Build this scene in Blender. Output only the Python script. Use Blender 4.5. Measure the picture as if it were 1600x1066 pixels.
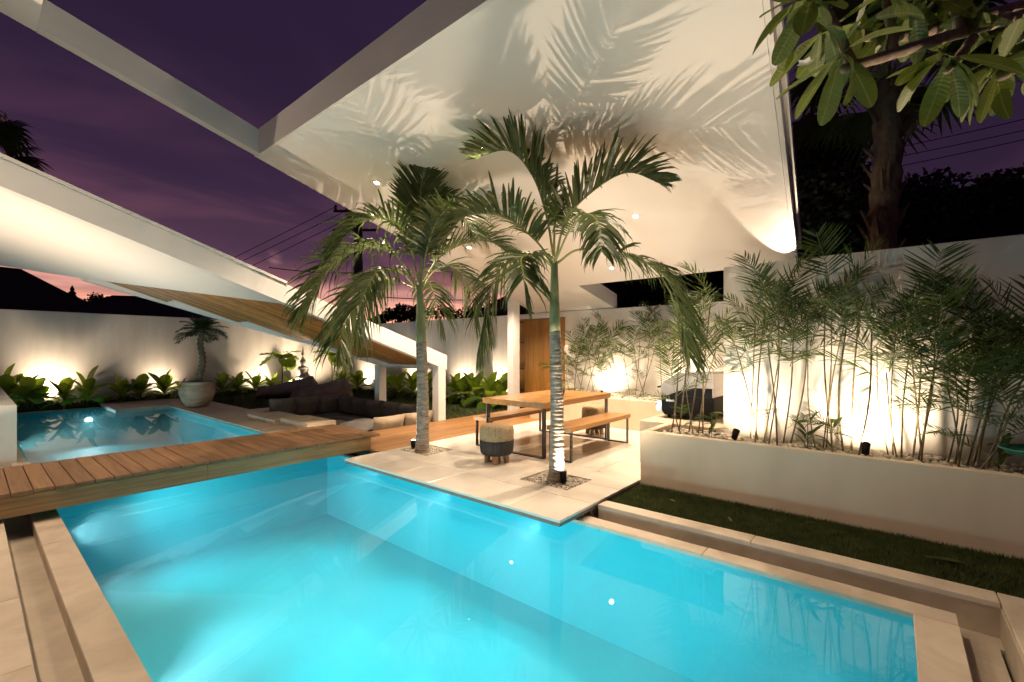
import bpy, math, random
from mathutils import Vector, Matrix, noise as mnoise
R = math.radians
random.seed(7)
SC = bpy.context.scene
for o in list(bpy.data.objects): bpy.data.objects.remove(o)
COL = SC.collection

# ------------------------------------------------------------------ camera
# world axes: X and Y are the two horizontal directions of the house, z = 0 is the tiled terrace
YAW, CAMZ, FPX, HZ = R(39.9), 1.5, 711.0, 548.0
cam = bpy.data.cameras.new('camera'); camo = bpy.data.objects.new('camera', cam); COL.objects.link(camo)
camo.location = (0, 0, CAMZ); camo.rotation_euler = (R(90), 0, YAW - R(90))
cam.lens = 16.0; cam.sensor_width = 36.0; cam.shift_y = 15 / 1600.0
cam.clip_start = 0.05; cam.clip_end = 2000
SC.camera = camo
SC.view_settings.view_transform = 'Standard'; SC.view_settings.look = 'None'
SC.view_settings.gamma = 1; SC.view_settings.use_curve_mapping = False
SC.view_settings.exposure = 0.0
SC.render.engine = 'CYCLES'
CY = SC.cycles
CY.use_denoising = True
CY.max_bounces = 5; CY.diffuse_bounces = 3; CY.glossy_bounces = 2; CY.transmission_bounces = 3
CY.transparent_max_bounces = 8; CY.volume_bounces = 0
CY.caustics_reflective = False; CY.caustics_refractive = False
CY.sample_clamp_indirect = 4.0; CY.sample_clamp_direct = 0.0
CY.use_adaptive_sampling = True; CY.adaptive_threshold = 0.02

# ------------------------------------------------------------------ sky (afterglow at dusk)
W = bpy.data.worlds.new('World'); SC.world = W; W.use_nodes = True
def build_world():
    nt = W.node_tree; nd, lk = nt.nodes, nt.links; nd.clear()
    def N(t, **k):
        n = nd.new(t)
        for a, b in k.items(): setattr(n, a, b)
        return n
    def M(op, a, b=None, c=None):
        n = N('ShaderNodeMath', operation=op)
        for i, v in enumerate((a, b, c)):
            if v is None: continue
            if isinstance(v, (int, float)): n.inputs[i].default_value = v
            else: lk.new(v, n.inputs[i])
        return n.outputs[0]
    def ramp(fac, stops):
        n = N('ShaderNodeValToRGB'); e = n.color_ramp.elements
        while len(e) < len(stops): e.new(0.5)
        for i, (p, c) in enumerate(stops): e[i].position = p; e[i].color = (*c, 1)
        lk.new(fac, n.inputs[0]); return n.outputs[0]
    def mix(f, a, b, mode='MIX'):
        n = N('ShaderNodeMix', data_type='RGBA', blend_type=mode)
        for i, v in ((0, f), (6, a), (7, b)):
            if isinstance(v, (int, float)): n.inputs[i].default_value = v
            elif isinstance(v, tuple): n.inputs[i].default_value = (*v, 1)
            else: lk.new(v, n.inputs[i])
        return n.outputs[2]
    tc = N('ShaderNodeTexCoord'); sep = N('ShaderNodeSeparateXYZ'); lk.new(tc.outputs['Generated'], sep.inputs[0])
    x, y, z = sep.outputs
    zc = M('MAXIMUM', z, 0.0)
    west = ramp(zc, [(0.0, (0.98, 0.46, 0.26)), (0.085, (0.95, 0.46, 0.32)), (0.122, (0.80, 0.38, 0.31)), (0.142, (0.22, 0.092, 0.115)), (0.18, (0.092, 0.044, 0.076)), (0.30, (0.042, 0.022, 0.051)), (0.5, (0.027, 0.0145, 0.038)), (1.0, (0.020, 0.012, 0.040))])
    east = ramp(zc, [(0.0, (0.034, 0.018, 0.040)), (0.3, (0.028, 0.0145, 0.036)), (1.0, (0.018, 0.010, 0.032))])
    hl = M('SQRT', M('ADD', M('MULTIPLY', x, x), M('ADD', M('MULTIPLY', y, y), 1e-6)))
    az = M('DIVIDE', M('ADD', M('MULTIPLY', x, 0.28), M('MULTIPLY', y, 0.96)), hl)
    azn = N('ShaderNodeMapRange', interpolation_type='SMOOTHSTEP'); lk.new(az, azn.inputs[0])
    azn.inputs[1].default_value = 0.1; azn.inputs[2].default_value = 0.95
    base = mix(azn.outputs[0], east, west)
    # streaky cloud layer
    den = M('ADD', zc, 0.16)
    cv = N('ShaderNodeCombineXYZ'); lk.new(M('DIVIDE', x, den), cv.inputs[0]); lk.new(M('DIVIDE', y, den), cv.inputs[1])
    mp = N('ShaderNodeMapping'); lk.new(cv.outputs[0], mp.inputs[0]); mp.inputs['Rotation'].default_value = (0, 0, R(28)); mp.inputs['Scale'].default_value = (0.55, 1.5, 1)
    no = N('ShaderNodeTexNoise'); lk.new(mp.outputs[0], no.inputs['Vector']); no.inputs['Scale'].default_value = 1.1; no.inputs['Detail'].default_value = 5; no.inputs['Roughness'].default_value = 0.55; no.inputs['Distortion'].default_value = 0.6
    cl = ramp(no.outputs[0], [(0.30, (0.80, 0.80, 0.88)), (0.52, (1.0, 0.98, 1.0)), (0.66, (1.75, 1.45, 1.30)), (0.8, (2.2, 1.7, 1.5))])
    sky = mix(1.0, base, cl, 'MULTIPLY')
    # dark cloud bank low in the afterglow
    mp2 = N('ShaderNodeMapping'); lk.new(tc.outputs['Generated'], mp2.inputs[0]); mp2.inputs['Scale'].default_value = (3.0, 3.0, 22.0)
    n2 = N('ShaderNodeTexNoise'); lk.new(mp2.outputs[0], n2.inputs['Vector']); n2.inputs['Scale'].default_value = 1.6; n2.inputs['Detail'].default_value = 4
    bank = ramp(n2.outputs[0], [(0.50, (0, 0, 0)), (0.60, (1, 1, 1))])
    low = N('ShaderNodeMapRange'); lk.new(zc, low.inputs[0]); low.inputs[1].default_value = 0.16; low.inputs[2].default_value = 0.10
    sky = mix(M('MULTIPLY', M('MULTIPLY', bank, low.outputs[0]), 0.4), sky, (0.20, 0.072, 0.095))
    # a break in the cloud where the glow comes through
    vm = N('ShaderNodeVectorMath', operation='DISTANCE'); lk.new(tc.outputs['Generated'], vm.inputs[0]); vm.inputs[1].default_value = (0.375, 0.905, 0.17)
    dd = M('ADD', vm.outputs['Value'], M('MULTIPLY', M('SUBTRACT', no.outputs[0], 0.5), 0.14))
    br = N('ShaderNodeMapRange', interpolation_type='SMOOTHSTEP'); lk.new(dd, br.inputs[0]); br.inputs[1].default_value = 0.010; br.inputs[2].default_value = -0.03
    sky = mix(M('MULTIPLY', br.outputs[0], 0.8), sky, (0.75, 0.33, 0.34))
    bg = N('ShaderNodeBackground'); lk.new(sky, bg.inputs[0]); bg.inputs[1].default_value = 1.0
    out = N('ShaderNodeOutputWorld'); lk.new(bg.outputs[0], out.inputs[0])
build_world()
W.cycles.sampling_method = 'MANUAL'; W.cycles.sample_map_resolution = 512
# the sun has set: only a trace of directional afterglow from the west
sl = bpy.data.lights.new('sun', 'SUN'); sl.energy = 0.015; sl.angle = R(15); sl.color = (1, 0.6, 0.5)
slo = bpy.data.objects.new('sun', sl); COL.objects.link(slo); slo.rotation_euler = Vector((-0.28, -0.96, -0.06)).to_track_quat('-Z', 'Y').to_euler()

WARM = (1.0, 0.755, 0.53)
POOLC = (0.55, 0.93, 1.0)

# ------------------------------------------------------------------ measuring helpers: a sight line -> a point in the world
CA, SA = math.cos(YAW), math.sin(YAW)
def ray(px, py):
    r = (px - 800) / FPX
    return Vector((CA + r * SA, SA - r * CA, (HZ - py) / FPX))
def P(px, py, d): v = ray(px, py) * d; v.z += CAMZ; return v
def atz(px, py, z=0.0): v = ray(px, py); t = (z - CAMZ) / v.z; return Vector((v.x * t, v.y * t, z))
def atx(px, py, X): v = ray(px, py); t = X / v.x; return Vector((X, v.y * t, CAMZ + v.z * t))
def aty(px, py, Y): v = ray(px, py); t = Y / v.y; return Vector((v.x * t, Y, CAMZ + v.z * t))

# ------------------------------------------------------------------ materials
MATS = {}
def new_mat(name):
    m = bpy.data.materials.new(name); m.use_nodes = True; MATS[name] = m
    nt = m.node_tree
    return m, nt, nt.nodes['Principled BSDF'], nt.nodes['Material Output']
def vec_src(nt, space, scale):
    if space == 'WORLD':
        g = nt.nodes.new('ShaderNodeNewGeometry'); s = g.outputs['Position']
    else:
        g = nt.nodes.new('ShaderNodeTexCoord'); s = g.outputs['Object']
    mp = nt.nodes.new('ShaderNodeMapping'); nt.links.new(s, mp.inputs[0]); mp.inputs['Scale'].default_value = scale
    return mp.outputs[0]
def pm(name, c1, c2, rough=0.6, scale=(4, 4, 4), nscale=1.0, detail=3, bump=0.1, bdist=0.01, bscale=None, rnd=0.0, space='WORLD', spec=0.5, r2=None, pos=(0.3, 0.7), transl=0.0, tcol=None, dist=0.0, coat=0.0, emis=None):
    """noise-mixed base colour, fine relief, per-object tint"""
    m, nt, b, out = new_mat(name); L = nt.links
    v = vec_src(nt, space, scale)
    if rnd:
        oi = nt.nodes.new('ShaderNodeObjectInfo'); ad = nt.nodes.new('ShaderNodeVectorMath'); ad.operation = 'MULTIPLY_ADD'
        L.new(oi.outputs['Random'], ad.inputs[0]); ad.inputs[1].default_value = (37, 91, 53); L.new(v, ad.inputs[2]); v = ad.outputs[0]
    n = nt.nodes.new('ShaderNodeTexNoise'); L.new(v, n.inputs['Vector']); n.inputs['Scale'].default_value = nscale; n.inputs['Detail'].default_value = detail; n.inputs['Roughness'].default_value = 0.6; n.inputs['Distortion'].default_value = dist
    cr = nt.nodes.new('ShaderNodeValToRGB'); cr.color_ramp.elements[0].position = pos[0]; cr.color_ramp.elements[1].position = pos[1]
    cr.color_ramp.elements[0].color = (*c1, 1); cr.color_ramp.elements[1].color = (*c2, 1); L.new(n.outputs[0], cr.inputs[0])
    col = cr.outputs[0]
    if rnd:
        mr = nt.nodes.new('ShaderNodeMapRange'); L.new(oi.outputs['Random'], mr.inputs[0]); mr.inputs[3].default_value = 1 - rnd; mr.inputs[4].default_value = 1 + rnd
        hs = nt.nodes.new('ShaderNodeHueSaturation'); L.new(col, hs.inputs['Color']); L.new(mr.outputs[0], hs.inputs['Value']); col = hs.outputs[0]
    L.new(col, b.inputs['Base Color'])
    b.inputs['Roughness'].default_value = rough; b.inputs['Specular IOR Level'].default_value = spec
    if coat: b.inputs['Coat Weight'].default_value = coat; b.inputs['Coat Roughness'].default_value = 0.15
    if r2 is not None:
        mr2 = nt.nodes.new('ShaderNodeMapRange'); L.new(n.outputs[0], mr2.inputs[0]); mr2.inputs[3].default_value = rough; mr2.inputs[4].default_value = r2; L.new(mr2.outputs[0], b.inputs['Roughness'])
    if bump:
        n2 = n
        if bscale:
            n2 = nt.nodes.new('ShaderNodeTexNoise'); v2 = vec_src(nt, space, (bscale,) * 3 if not isinstance(bscale, tuple) else bscale); L.new(v2, n2.inputs['Vector']); n2.inputs['Scale'].default_value = 1; n2.inputs['Detail'].default_value = 2
        bp = nt.nodes.new('ShaderNodeBump'); bp.inputs['Strength'].default_value = bump; bp.inputs['Distance'].default_value = bdist
        L.new(n2.outputs[0], bp.inputs['Height']); L.new(bp.outputs[0], b.inputs['Normal'])
    if transl:
        tr = nt.nodes.new('ShaderNodeBsdfTranslucent'); mx = nt.nodes.new('ShaderNodeMixShader'); mx.inputs[0].default_value = transl
        if tcol: tr.inputs[0].default_value = (*tcol, 1)
        else: L.new(col, tr.inputs[0])
        L.new(b.outputs[0], mx.inputs[1]); L.new(tr.outputs[0], mx.inputs[2]); L.new(mx.outputs[0], out.inputs[0])
    return m
def emit(name, col, s):
    m, nt, b, out = new_mat(name)
    b.inputs['Base Color'].default_value = (0.8, 0.8, 0.8, 1); b.inputs['Emission Color'].default_value = (*col, 1); b.inputs['Emission Strength'].default_value = s
    return m

wall_m   = pm('white_plaster', (0.68, 0.64, 0.57), (0.81, 0.77, 0.70), 0.75, (2.6, 2.6, 0.6), bump=0.12, bdist=0.006, bscale=26)
plant_m  = pm('planter_render', (0.60, 0.48, 0.34), (0.72, 0.60, 0.45), 0.7, (1.6, 1.6, 0.6), bump=0.12, bdist=0.006, bscale=22)
soff_m   = pm('soffit_paint', (0.78, 0.77, 0.74), (0.83, 0.82, 0.80), 0.55, (0.7, 0.7, 0.7), bump=0.05, bdist=0.004, bscale=9)
fascia_m = pm('fascia_paint', (0.72, 0.71, 0.69), (0.80, 0.79, 0.77), 0.5, (0.8, 0.8, 2), bump=0.05, bdist=0.004, bscale=14)
tile_m   = pm('terrace_tile', (0.72, 0.66, 0.58), (0.82, 0.77, 0.69), 0.07, (1.1, 1.1, 1.1), dist=0.8, bump=0.03, bdist=0.003, bscale=5, rnd=0.04, r2=0.24)
grout_m  = pm('grout', (0.20, 0.17, 0.13), (0.28, 0.24, 0.19), 0.9, (9, 9, 9))
stone_m  = pm('coping_stone', (0.50, 0.41, 0.31), (0.68, 0.58, 0.46), 0.45, (2.2, 2.2, 2.2), dist=1.2, bump=0.12, bdist=0.004, bscale=18, rnd=0.07, r2=0.65)
gut_m    = pm('gutter_stone', (0.40, 0.34, 0.26), (0.56, 0.48, 0.38), 0.6, (2.5, 2.5, 2.5), dist=1, bump=0.1, bdist=0.004, bscale=16)
def wood(name, c1, c2, axis, rough=0.5, rnd=0.16, coat=0.0):
    s = [22, 22, 22]; s[axis] = 1.1
    return pm(name, c1, c2, rough, tuple(s), bump=0.18, bdist=0.003, rnd=rnd, dist=0.5, detail=4, coat=coat)
bridge_m = wood('bridge_teak', (0.135, 0.068, 0.029), (0.25, 0.138, 0.062), 1, 0.6)
beam_m   = wood('bridge_beam_teak', (0.18, 0.10, 0.038), (0.34, 0.21, 0.085), 0, 0.6)
deck_m   = wood('walkway_teak', (0.20, 0.09, 0.025), (0.34, 0.17, 0.052), 0, 0.45)
ceil_m   = wood('ceiling_teak', (0.22, 0.095, 0.022), (0.52, 0.27, 0.07), 0, 0.5, 0.3)
tab_m    = wood('table_teak', (0.25, 0.115, 0.03), (0.40, 0.20, 0.06), 0, 0.3, 0.10)
door_m   = wood('door_teak', (0.28, 0.125, 0.028), (0.44, 0.22, 0.055), 2, 0.4)
leg_m    = wood('stool_leg_wood', (0.26, 0.16, 0.08), (0.40, 0.26, 0.14), 2, 0.6)
metal_m  = pm('dark_metal', (0.025, 0.023, 0.022), (0.045, 0.042, 0.04), 0.4, (8, 8, 8), bump=0.03)
steel_m  = pm('stainless_steel', (0.55, 0.55, 0.56), (0.65, 0.65, 0.66), 0.28, (3, 3, 30), bump=0.02); steel_m.node_tree.nodes['Principled BSDF'].inputs['Metallic'].default_value = 0.9
lidend_m = pm('cast_grey_enamel', (0.34, 0.32, 0.31), (0.44, 0.42, 0.41), 0.45, (5, 5, 5), bump=0.03)
black_m  = pm('black_enamel', (0.006, 0.0055, 0.006), (0.010, 0.009, 0.0095), 0.55, (6, 6, 6), bump=0.03, spec=0.15)
weave_m  = pm('sea_grass_weave', (0.20, 0.13, 0.065), (0.46, 0.33, 0.18), 0.85, (60, 60, 60), bump=0.8, bdist=0.012)
rattan_m = pm('dark_rattan', (0.014, 0.011, 0.009), (0.036, 0.028, 0.023), 0.7, (50, 50, 12), bump=0.6, bdist=0.01)
fab_m    = pm('charcoal_fabric', (0.115, 0.108, 0.106), (0.18, 0.168, 0.162), 0.95, (5, 5, 5), bump=0.3, bdist=0.01, bscale=40)
fab2_m   = pm('taupe_fabric', (0.13, 0.10, 0.09), (0.19, 0.155, 0.14), 0.95, (4, 4, 4), bump=0.25, bdist=0.012, bscale=30)
tan_m    = pm('lit_fabric_pale_top', (0.30, 0.24, 0.17), (0.42, 0.34, 0.25), 0.95, (5, 5, 5), bump=0.3, bdist=0.01, bscale=40)  # tan light on the cushion backs put into the colour; also the table top
urn_m    = pm('weathered_terracotta', (0.30, 0.19, 0.115), (0.56, 0.41, 0.28), 0.9, (3, 3, 9), bump=0.5, bdist=0.02, dist=0.8)
statue_m = pm('grey_stone', (0.34, 0.31, 0.27), (0.52, 0.48, 0.42), 0.85, (8, 8, 8), bump=0.3)
bark_m   = pm('palm_bark', (0.16, 0.125, 0.095), (0.36, 0.30, 0.235), 0.9, (10, 10, 34), bump=0.6, bdist=0.012, space='OBJECT')
shaft_m  = pm('crownshaft_green', (0.15, 0.17, 0.075), (0.25, 0.26, 0.13), 0.45, (9, 9, 3), bump=0.05, space='OBJECT')
hair_m   = pm('fibrous_trunk', (0.09, 0.06, 0.038), (0.22, 0.15, 0.09), 0.95, (14, 14, 5), bump=0.8, bdist=0.03, space='OBJECT')
cane_m   = pm('cane_bark', (0.085, 0.06, 0.03), (0.22, 0.17, 0.085), 0.6, (14, 14, 26), bump=0.2, space='WORLD', rnd=0.25)
twig_m   = pm('grey_brown_branch', (0.20, 0.145, 0.10), (0.40, 0.31, 0.23), 0.85, (18, 18, 18), bump=0.6, bdist=0.008)
frond_m  = pm('palm_leaf', (0.028, 0.052, 0.013), (0.078, 0.108, 0.030), 0.42, (5, 5, 5), bump=0.0, transl=0.25, tcol=(0.09, 0.13, 0.035), space='WORLD')
rach_m   = pm('palm_midrib', (0.16, 0.19, 0.065), (0.28, 0.28, 0.12), 0.5, (6, 6, 6), bump=0.05)
bam_m    = pm('cane_palm_leaf', (0.022, 0.050, 0.010), (0.060, 0.105, 0.022), 0.55, (3, 3, 3), bump=0.0, transl=0.35, tcol=(0.12, 0.18, 0.025), rnd=0.3)
broad_m  = pm('broad_leaf', (0.050, 0.11, 0.016), (0.12, 0.20, 0.032), 0.42, (7, 7, 7), bump=0.1, bdist=0.01, transl=0.58, tcol=(0.34, 0.46, 0.035), rnd=0.25)
dark_m   = pm('night_foliage', (0.010, 0.018, 0.007), (0.028, 0.042, 0.014), 0.7, (3, 3, 3), bump=0.0)
grass_m  = pm('lawn_grass', (0.030, 0.055, 0.010), (0.085, 0.11, 0.022), 0.7, (9, 9, 9), bump=0.0, transl=0.25)
soil_m   = pm('soil', (0.020, 0.016, 0.010), (0.045, 0.036, 0.022), 0.95, (12, 12, 12), bump=0.6, bdist=0.02)
peb_m    = pm('pale_pebbles', (0.30, 0.25, 0.19), (0.72, 0.66, 0.56), 0.7, (22, 22, 22), bump=0.1, detail=1)
roofd_m  = pm('old_roof_tiles', (0.020, 0.014, 0.013), (0.045, 0.032, 0.028), 0.85, (3, 3, 14), bump=0.4, bdist=0.03)
petal_m  = pm('white_petal', (0.78, 0.70, 0.66), (0.85, 0.80, 0.76), 0.6, (20, 20, 20), bump=0, transl=0.3)
teal_m   = pm('teal_plastic', (0.015, 0.18, 0.12), (0.025, 0.24, 0.17), 0.35, (6, 6, 6), bump=0.02)
dgreen_m = pm('dark_green_plastic', (0.004, 0.028, 0.012), (0.006, 0.04, 0.018), 0.4, (6, 6, 6), bump=0.02)
conc_m   = pm('dark_concrete', (0.045, 0.042, 0.042), (0.08, 0.075, 0.072), 0.9, (3, 3, 3), bump=0.3)
wire_m   = pm('black_cable', (0.008, 0.008, 0.009), (0.012, 0.012, 0.013), 0.6, (4, 4, 4), bump=0)
pool_m   = pm('pool_plaster', (0.010, 0.55, 0.68), (0.016, 0.60, 0.73), 0.6, (2, 2, 2), bump=0.05, bdist=0.004, bscale=20)
warm_e   = emit('warm_lamp_glass', (1.0, 0.84, 0.6), 60)
pool_e   = emit('pool_lamp_glass', (0.7, 0.95, 1.0), 5)

def plumeria_mat():
    m, nt, b, out = new_mat('plumeria_leaf'); L = nt.links
    tc = nt.nodes.new('ShaderNodeTexCoord'); sp = nt.nodes.new('ShaderNodeSeparateXYZ'); L.new(tc.outputs['Object'], sp.inputs[0])
    def M(op, a, c=None, d=None):
        n = nt.nodes.new('ShaderNodeMath'); n.operation = op
        for i, v in enumerate((a, c, d)):
            if v is None: continue
            if isinstance(v, (int, float)): n.inputs[i].default_value = v
            else: L.new(v, n.inputs[i])
        return n.outputs[0]
    ay = M('ABSOLUTE', sp.outputs[1])
    w = M('SINE', M('MULTIPLY', M('ADD', sp.outputs[0], M('MULTIPLY', ay, -0.45)), 380.0))
    vein = M('MULTIPLY', M('GREATER_THAN', w, 0.86), 0.22)
    mid = M('LESS_THAN', ay, 0.0032)
    f = M('MAXIMUM', vein, mid)
    n = nt.nodes.new('ShaderNodeTexNoise'); g = nt.nodes.new('ShaderNodeNewGeometry'); L.new(g.outputs['Position'], n.inputs['Vector']); n.inputs['Scale'].default_value = 9; n.inputs['Detail'].default_value = 4
    cr = nt.nodes.new('ShaderNodeValToRGB'); cr.color_ramp.elements[0].color = (0.075, 0.115, 0.015, 1); cr.color_ramp.elements[1].color = (0.16, 0.20, 0.03, 1); L.new(n.outputs[0], cr.inputs[0])
    mx = nt.nodes.new('ShaderNodeMix'); mx.data_type = 'RGBA'; L.new(f, mx.inputs[0]); L.new(cr.outputs[0], mx.inputs[6]); mx.inputs[7].default_value = (0.20, 0.24, 0.07, 1)
    L.new(mx.outputs[2], b.inputs['Base Color']); b.inputs['Roughness'].default_value = 0.55
    bp = nt.nodes.new('ShaderNodeBump'); bp.inputs['Strength'].default_value = 0.14; bp.inputs['Distance'].default_value = 0.004; L.new(w, bp.inputs['Height']); L.new(bp.outputs[0], b.inputs['Normal'])
    tr = nt.nodes.new('ShaderNodeBsdfTranslucent'); L.new(mx.outputs[2], tr.inputs[0]); ms = nt.nodes.new('ShaderNodeMixShader'); ms.inputs[0].default_value = 0.3
    L.new(b.outputs[0], ms.inputs[1]); L.new(tr.outputs[0], ms.inputs[2]); L.new(ms.outputs[0], out.inputs[0])
    return m
plum_m = plumeria_mat()

def water_mat(dens):
    m, nt, b, out = new_mat('pool_water'); L = nt.links; nt.nodes.remove(b)
    g = nt.nodes.new('ShaderNodeNewGeometry'); n = nt.nodes.new('ShaderNodeTexNoise'); L.new(g.outputs['Position'], n.inputs['Vector']); n.inputs['Scale'].default_value = 1.6; n.inputs['Detail'].default_value = 2
    bp = nt.nodes.new('ShaderNodeBump'); bp.inputs['Strength'].default_value = 0.05; bp.inputs['Distance'].default_value = 0.02; L.new(n.outputs[0], bp.inputs['Height'])
    fr = nt.nodes.new('ShaderNodeFresnel'); fr.inputs[0].default_value = 1.33
    tr = nt.nodes.new('ShaderNodeBsdfTransparent'); tr.inputs[0].default_value = (0.95, 1, 1, 1)
    gl = nt.nodes.new('ShaderNodeBsdfGlossy'); gl.inputs['Roughness'].default_value = 0.015; L.new(bp.outputs[0], gl.inputs['Normal'])
    mx = nt.nodes.new('ShaderNodeMixShader'); L.new(fr.outputs[0], mx.inputs[0]); L.new(tr.outputs[0], mx.inputs[1]); L.new(gl.outputs[0], mx.inputs[2]); L.new(mx.outputs[0], out.inputs[0])
    if dens:
        vs = nt.nodes.new('ShaderNodeVolumeScatter'); vs.inputs['Color'].default_value = (0.5, 0.95, 1.0, 1); vs.inputs['Density'].default_value = dens; vs.inputs['Anisotropy'].default_value = 0.2
        L.new(vs.outputs[0], out.inputs['Volume'])
    return m
water_m = water_mat(0.11)

# ------------------------------------------------------------------ mesh helpers
class MB:
    def __init__(s): s.v = []; s.f = []; s.m = []
    def add(s, vs, fs, mi=0):
        n = len(s.v); s.v += [tuple(p) for p in vs]; s.f += [tuple(i + n for i in f) for f in fs]; s.m += [mi] * len(fs)
        return s
    def hexa(s, b, t, mi=0):
        """bottom polygon, top polygon (same count, counter-clockwise from above)"""
        k = len(b); fs = [tuple(reversed(range(k))), tuple(range(k, 2 * k))] + [(i, (i + 1) % k, k + (i + 1) % k, k + i) for i in range(k)]
        return s.add(list(b) + list(t), fs, mi)
    def box(s, x0, x1, y0, y1, z0, z1, mi=0, bev=0.0):
        if bev:
            e = bev
            b = [(x0, y0), (x1, y0), (x1, y1), (x0, y1)]; i = [(x0 + e, y0 + e), (x1 - e, y0 + e), (x1 - e, y1 - e), (x0 + e, y1 - e)]
            vs = [(*p, z0) for p in b] + [(*p, z1 - e) for p in b] + [(*p, z1) for p in i]
            fs = [(3, 2, 1, 0)] + [(k, (k + 1) % 4, 4 + (k + 1) % 4, 4 + k) for k in range(4)] + [(4 + k, 4 + (k + 1) % 4, 8 + (k + 1) % 4, 8 + k) for k in range(4)] + [(8, 9, 10, 11)]
            return s.add(vs, fs, mi)
        c = [(x0, y0), (x1, y0), (x1, y1), (x0, y1)]
        return s.hexa([(*p, z0) for p in c], [(*p, z1) for p in c], mi)
    def prism(s, poly, zb, zt, mi=0):
        """plan polygon with heights given by functions of x, y"""
        fb = zb if callable(zb) else (lambda x, y: zb); ft = zt if callable(zt) else (lambda x, y: zt)
        return s.hexa([(x, y, fb(x, y)) for x, y in poly], [(x, y, ft(x, y)) for x, y in poly], mi)
    def tube(s, pts, rad, n=8, mi=0, cap=True):
        pts = [Vector(p) for p in pts]; rings = []; prev = None
        for i, p in enumerate(pts):
            t = (pts[min(i + 1, len(pts) - 1)] - pts[max(i - 1, 0)]).normalized()
            if prev is None: u = t.orthogonal().normalized()
            else: u = (prev - t * prev.dot(t)).normalized()
            prev = u; w = t.cross(u); r = rad[i] if isinstance(rad, (list, tuple)) else rad
            rings.append([p + (u * math.cos(2 * math.pi * k / n) + w * math.sin(2 * math.pi * k / n)) * r for k in range(n)])
        vs = [q for r_ in rings for q in r_]
        fs = [(i * n + k, i * n + (k + 1) % n, (i + 1) * n + (k + 1) % n, (i + 1) * n + k) for i in range(len(pts) - 1) for k in range(n)]
        if cap: fs += [tuple(reversed(range(n))), tuple(range((len(pts) - 1) * n, len(pts) * n))]
        return s.add(vs, fs, mi)
    def lathe(s, prof, c=(0, 0, 0), n=24, mi=0, wob=None):
        cx, cy, cz = c; vs = []
        for i, (r, z) in enumerate(prof):
            for k in range(n):
                a = 2 * math.pi * k / n; rr = r * (1 + (wob(a, z) if wob else 0)); vs.append((cx + rr * math.cos(a), cy + rr * math.sin(a), cz + z))
        fs = [(i * n + k, i * n + (k + 1) % n, (i + 1) * n + (k + 1) % n, (i + 1) * n + k) for i in range(len(prof) - 1) for k in range(n)]
        fs += [tuple(reversed(range(n))), tuple(range((len(prof) - 1) * n, len(prof) * n))]
        return s.add(vs, fs, mi)
    def ball(s, c, r, nu=10, nv=6, mi=0, jit=0.0):
        c = Vector(c); r = r if isinstance(r, (tuple, list)) else (r, r, r); vs = []
        for j in range(nv + 1):
            th = math.pi * j / nv
            for i in range(nu):
                ph = 2 * math.pi * i / nu; k = 1 + random.uniform(-jit, jit)
                vs.append((c.x + r[0] * k * math.sin(th) * math.cos(ph), c.y + r[1] * k * math.sin(th) * math.sin(ph), c.z + r[2] * k * math.cos(th)))
        fs = [(j * nu + i, (j + 1) * nu + i, (j + 1) * nu + (i + 1) % nu, j * nu + (i + 1) % nu) for j in range(nv) for i in range(nu)]
        return s.add(vs, fs, mi)
    def mesh(s, name, mats, smooth=False):
        me = bpy.data.meshes.new(name); me.from_pydata(s.v, [], s.f)
        for m in (mats if isinstance(mats, (list, tuple)) else [mats]): me.materials.append(m)
        me.polygons.foreach_set('material_index', s.m)
        if smooth: me.polygons.foreach_set('use_smooth', [True] * len(s.f))
        me.update(); return me
WM = {}
def link(name, data, parent=None, mat=None):
    """object placed by its WORLD matrix whatever its parent"""
    o = bpy.data.objects.new(name, data); COL.objects.link(o)
    mat = mat or Matrix()
    if parent is not None:
        o.parent = parent; o.matrix_parent_inverse = WM[parent.name].inverted()
    o.matrix_basis = mat; WM[o.name] = mat.copy()
    return o
def part(name, mb, mats, parent, smooth=False, label=None):
    o = link(name, mb.mesh(name, mats, smooth), parent)
    if label: o['label'] = label
    return o
def tag(o, label, cat, group=None):
    o['label'] = label; o['category'] = cat
    if group: o['group'] = group
    return o
def thing(name, label, cat, loc=(0, 0, 0), group=None):
    o = link(name, None, None, Matrix.Translation(loc)); o.empty_display_size = 0.2
    return tag(o, label, cat, group)
def solo(name, mb, mats, label, cat, group=None, smooth=False):
    return tag(link(name, mb.mesh(name, mats, smooth)), label, cat, group)
def struct(name, mb, mats, smooth=False):
    o = link(name, mb.mesh(name, mats, smooth)); o['kind'] = 'structure'; return o
def T(x, y, z): return Matrix.Translation((x, y, z))
def lamp(name, parent, loc, aim, power, cone=90, col=WARM, rad=0.03, blend=0.5):
    l = bpy.data.lights.new(name, 'SPOT'); l.energy = power; l.color = col; l.spot_size = R(cone); l.spot_blend = blend; l.shadow_soft_size = rad
    q = Vector(aim).normalized().to_track_quat('-Z', 'Y').to_matrix().to_4x4()
    return link(name, l, parent, T(*loc) @ q)
ORD = ['first', 'second', 'third', 'fourth', 'fifth', 'sixth', 'seventh', 'eighth', 'ninth', 'tenth', 'eleventh', 'twelfth', 'thirteenth', 'fourteenth', 'fifteenth', 'sixteenth']

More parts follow.
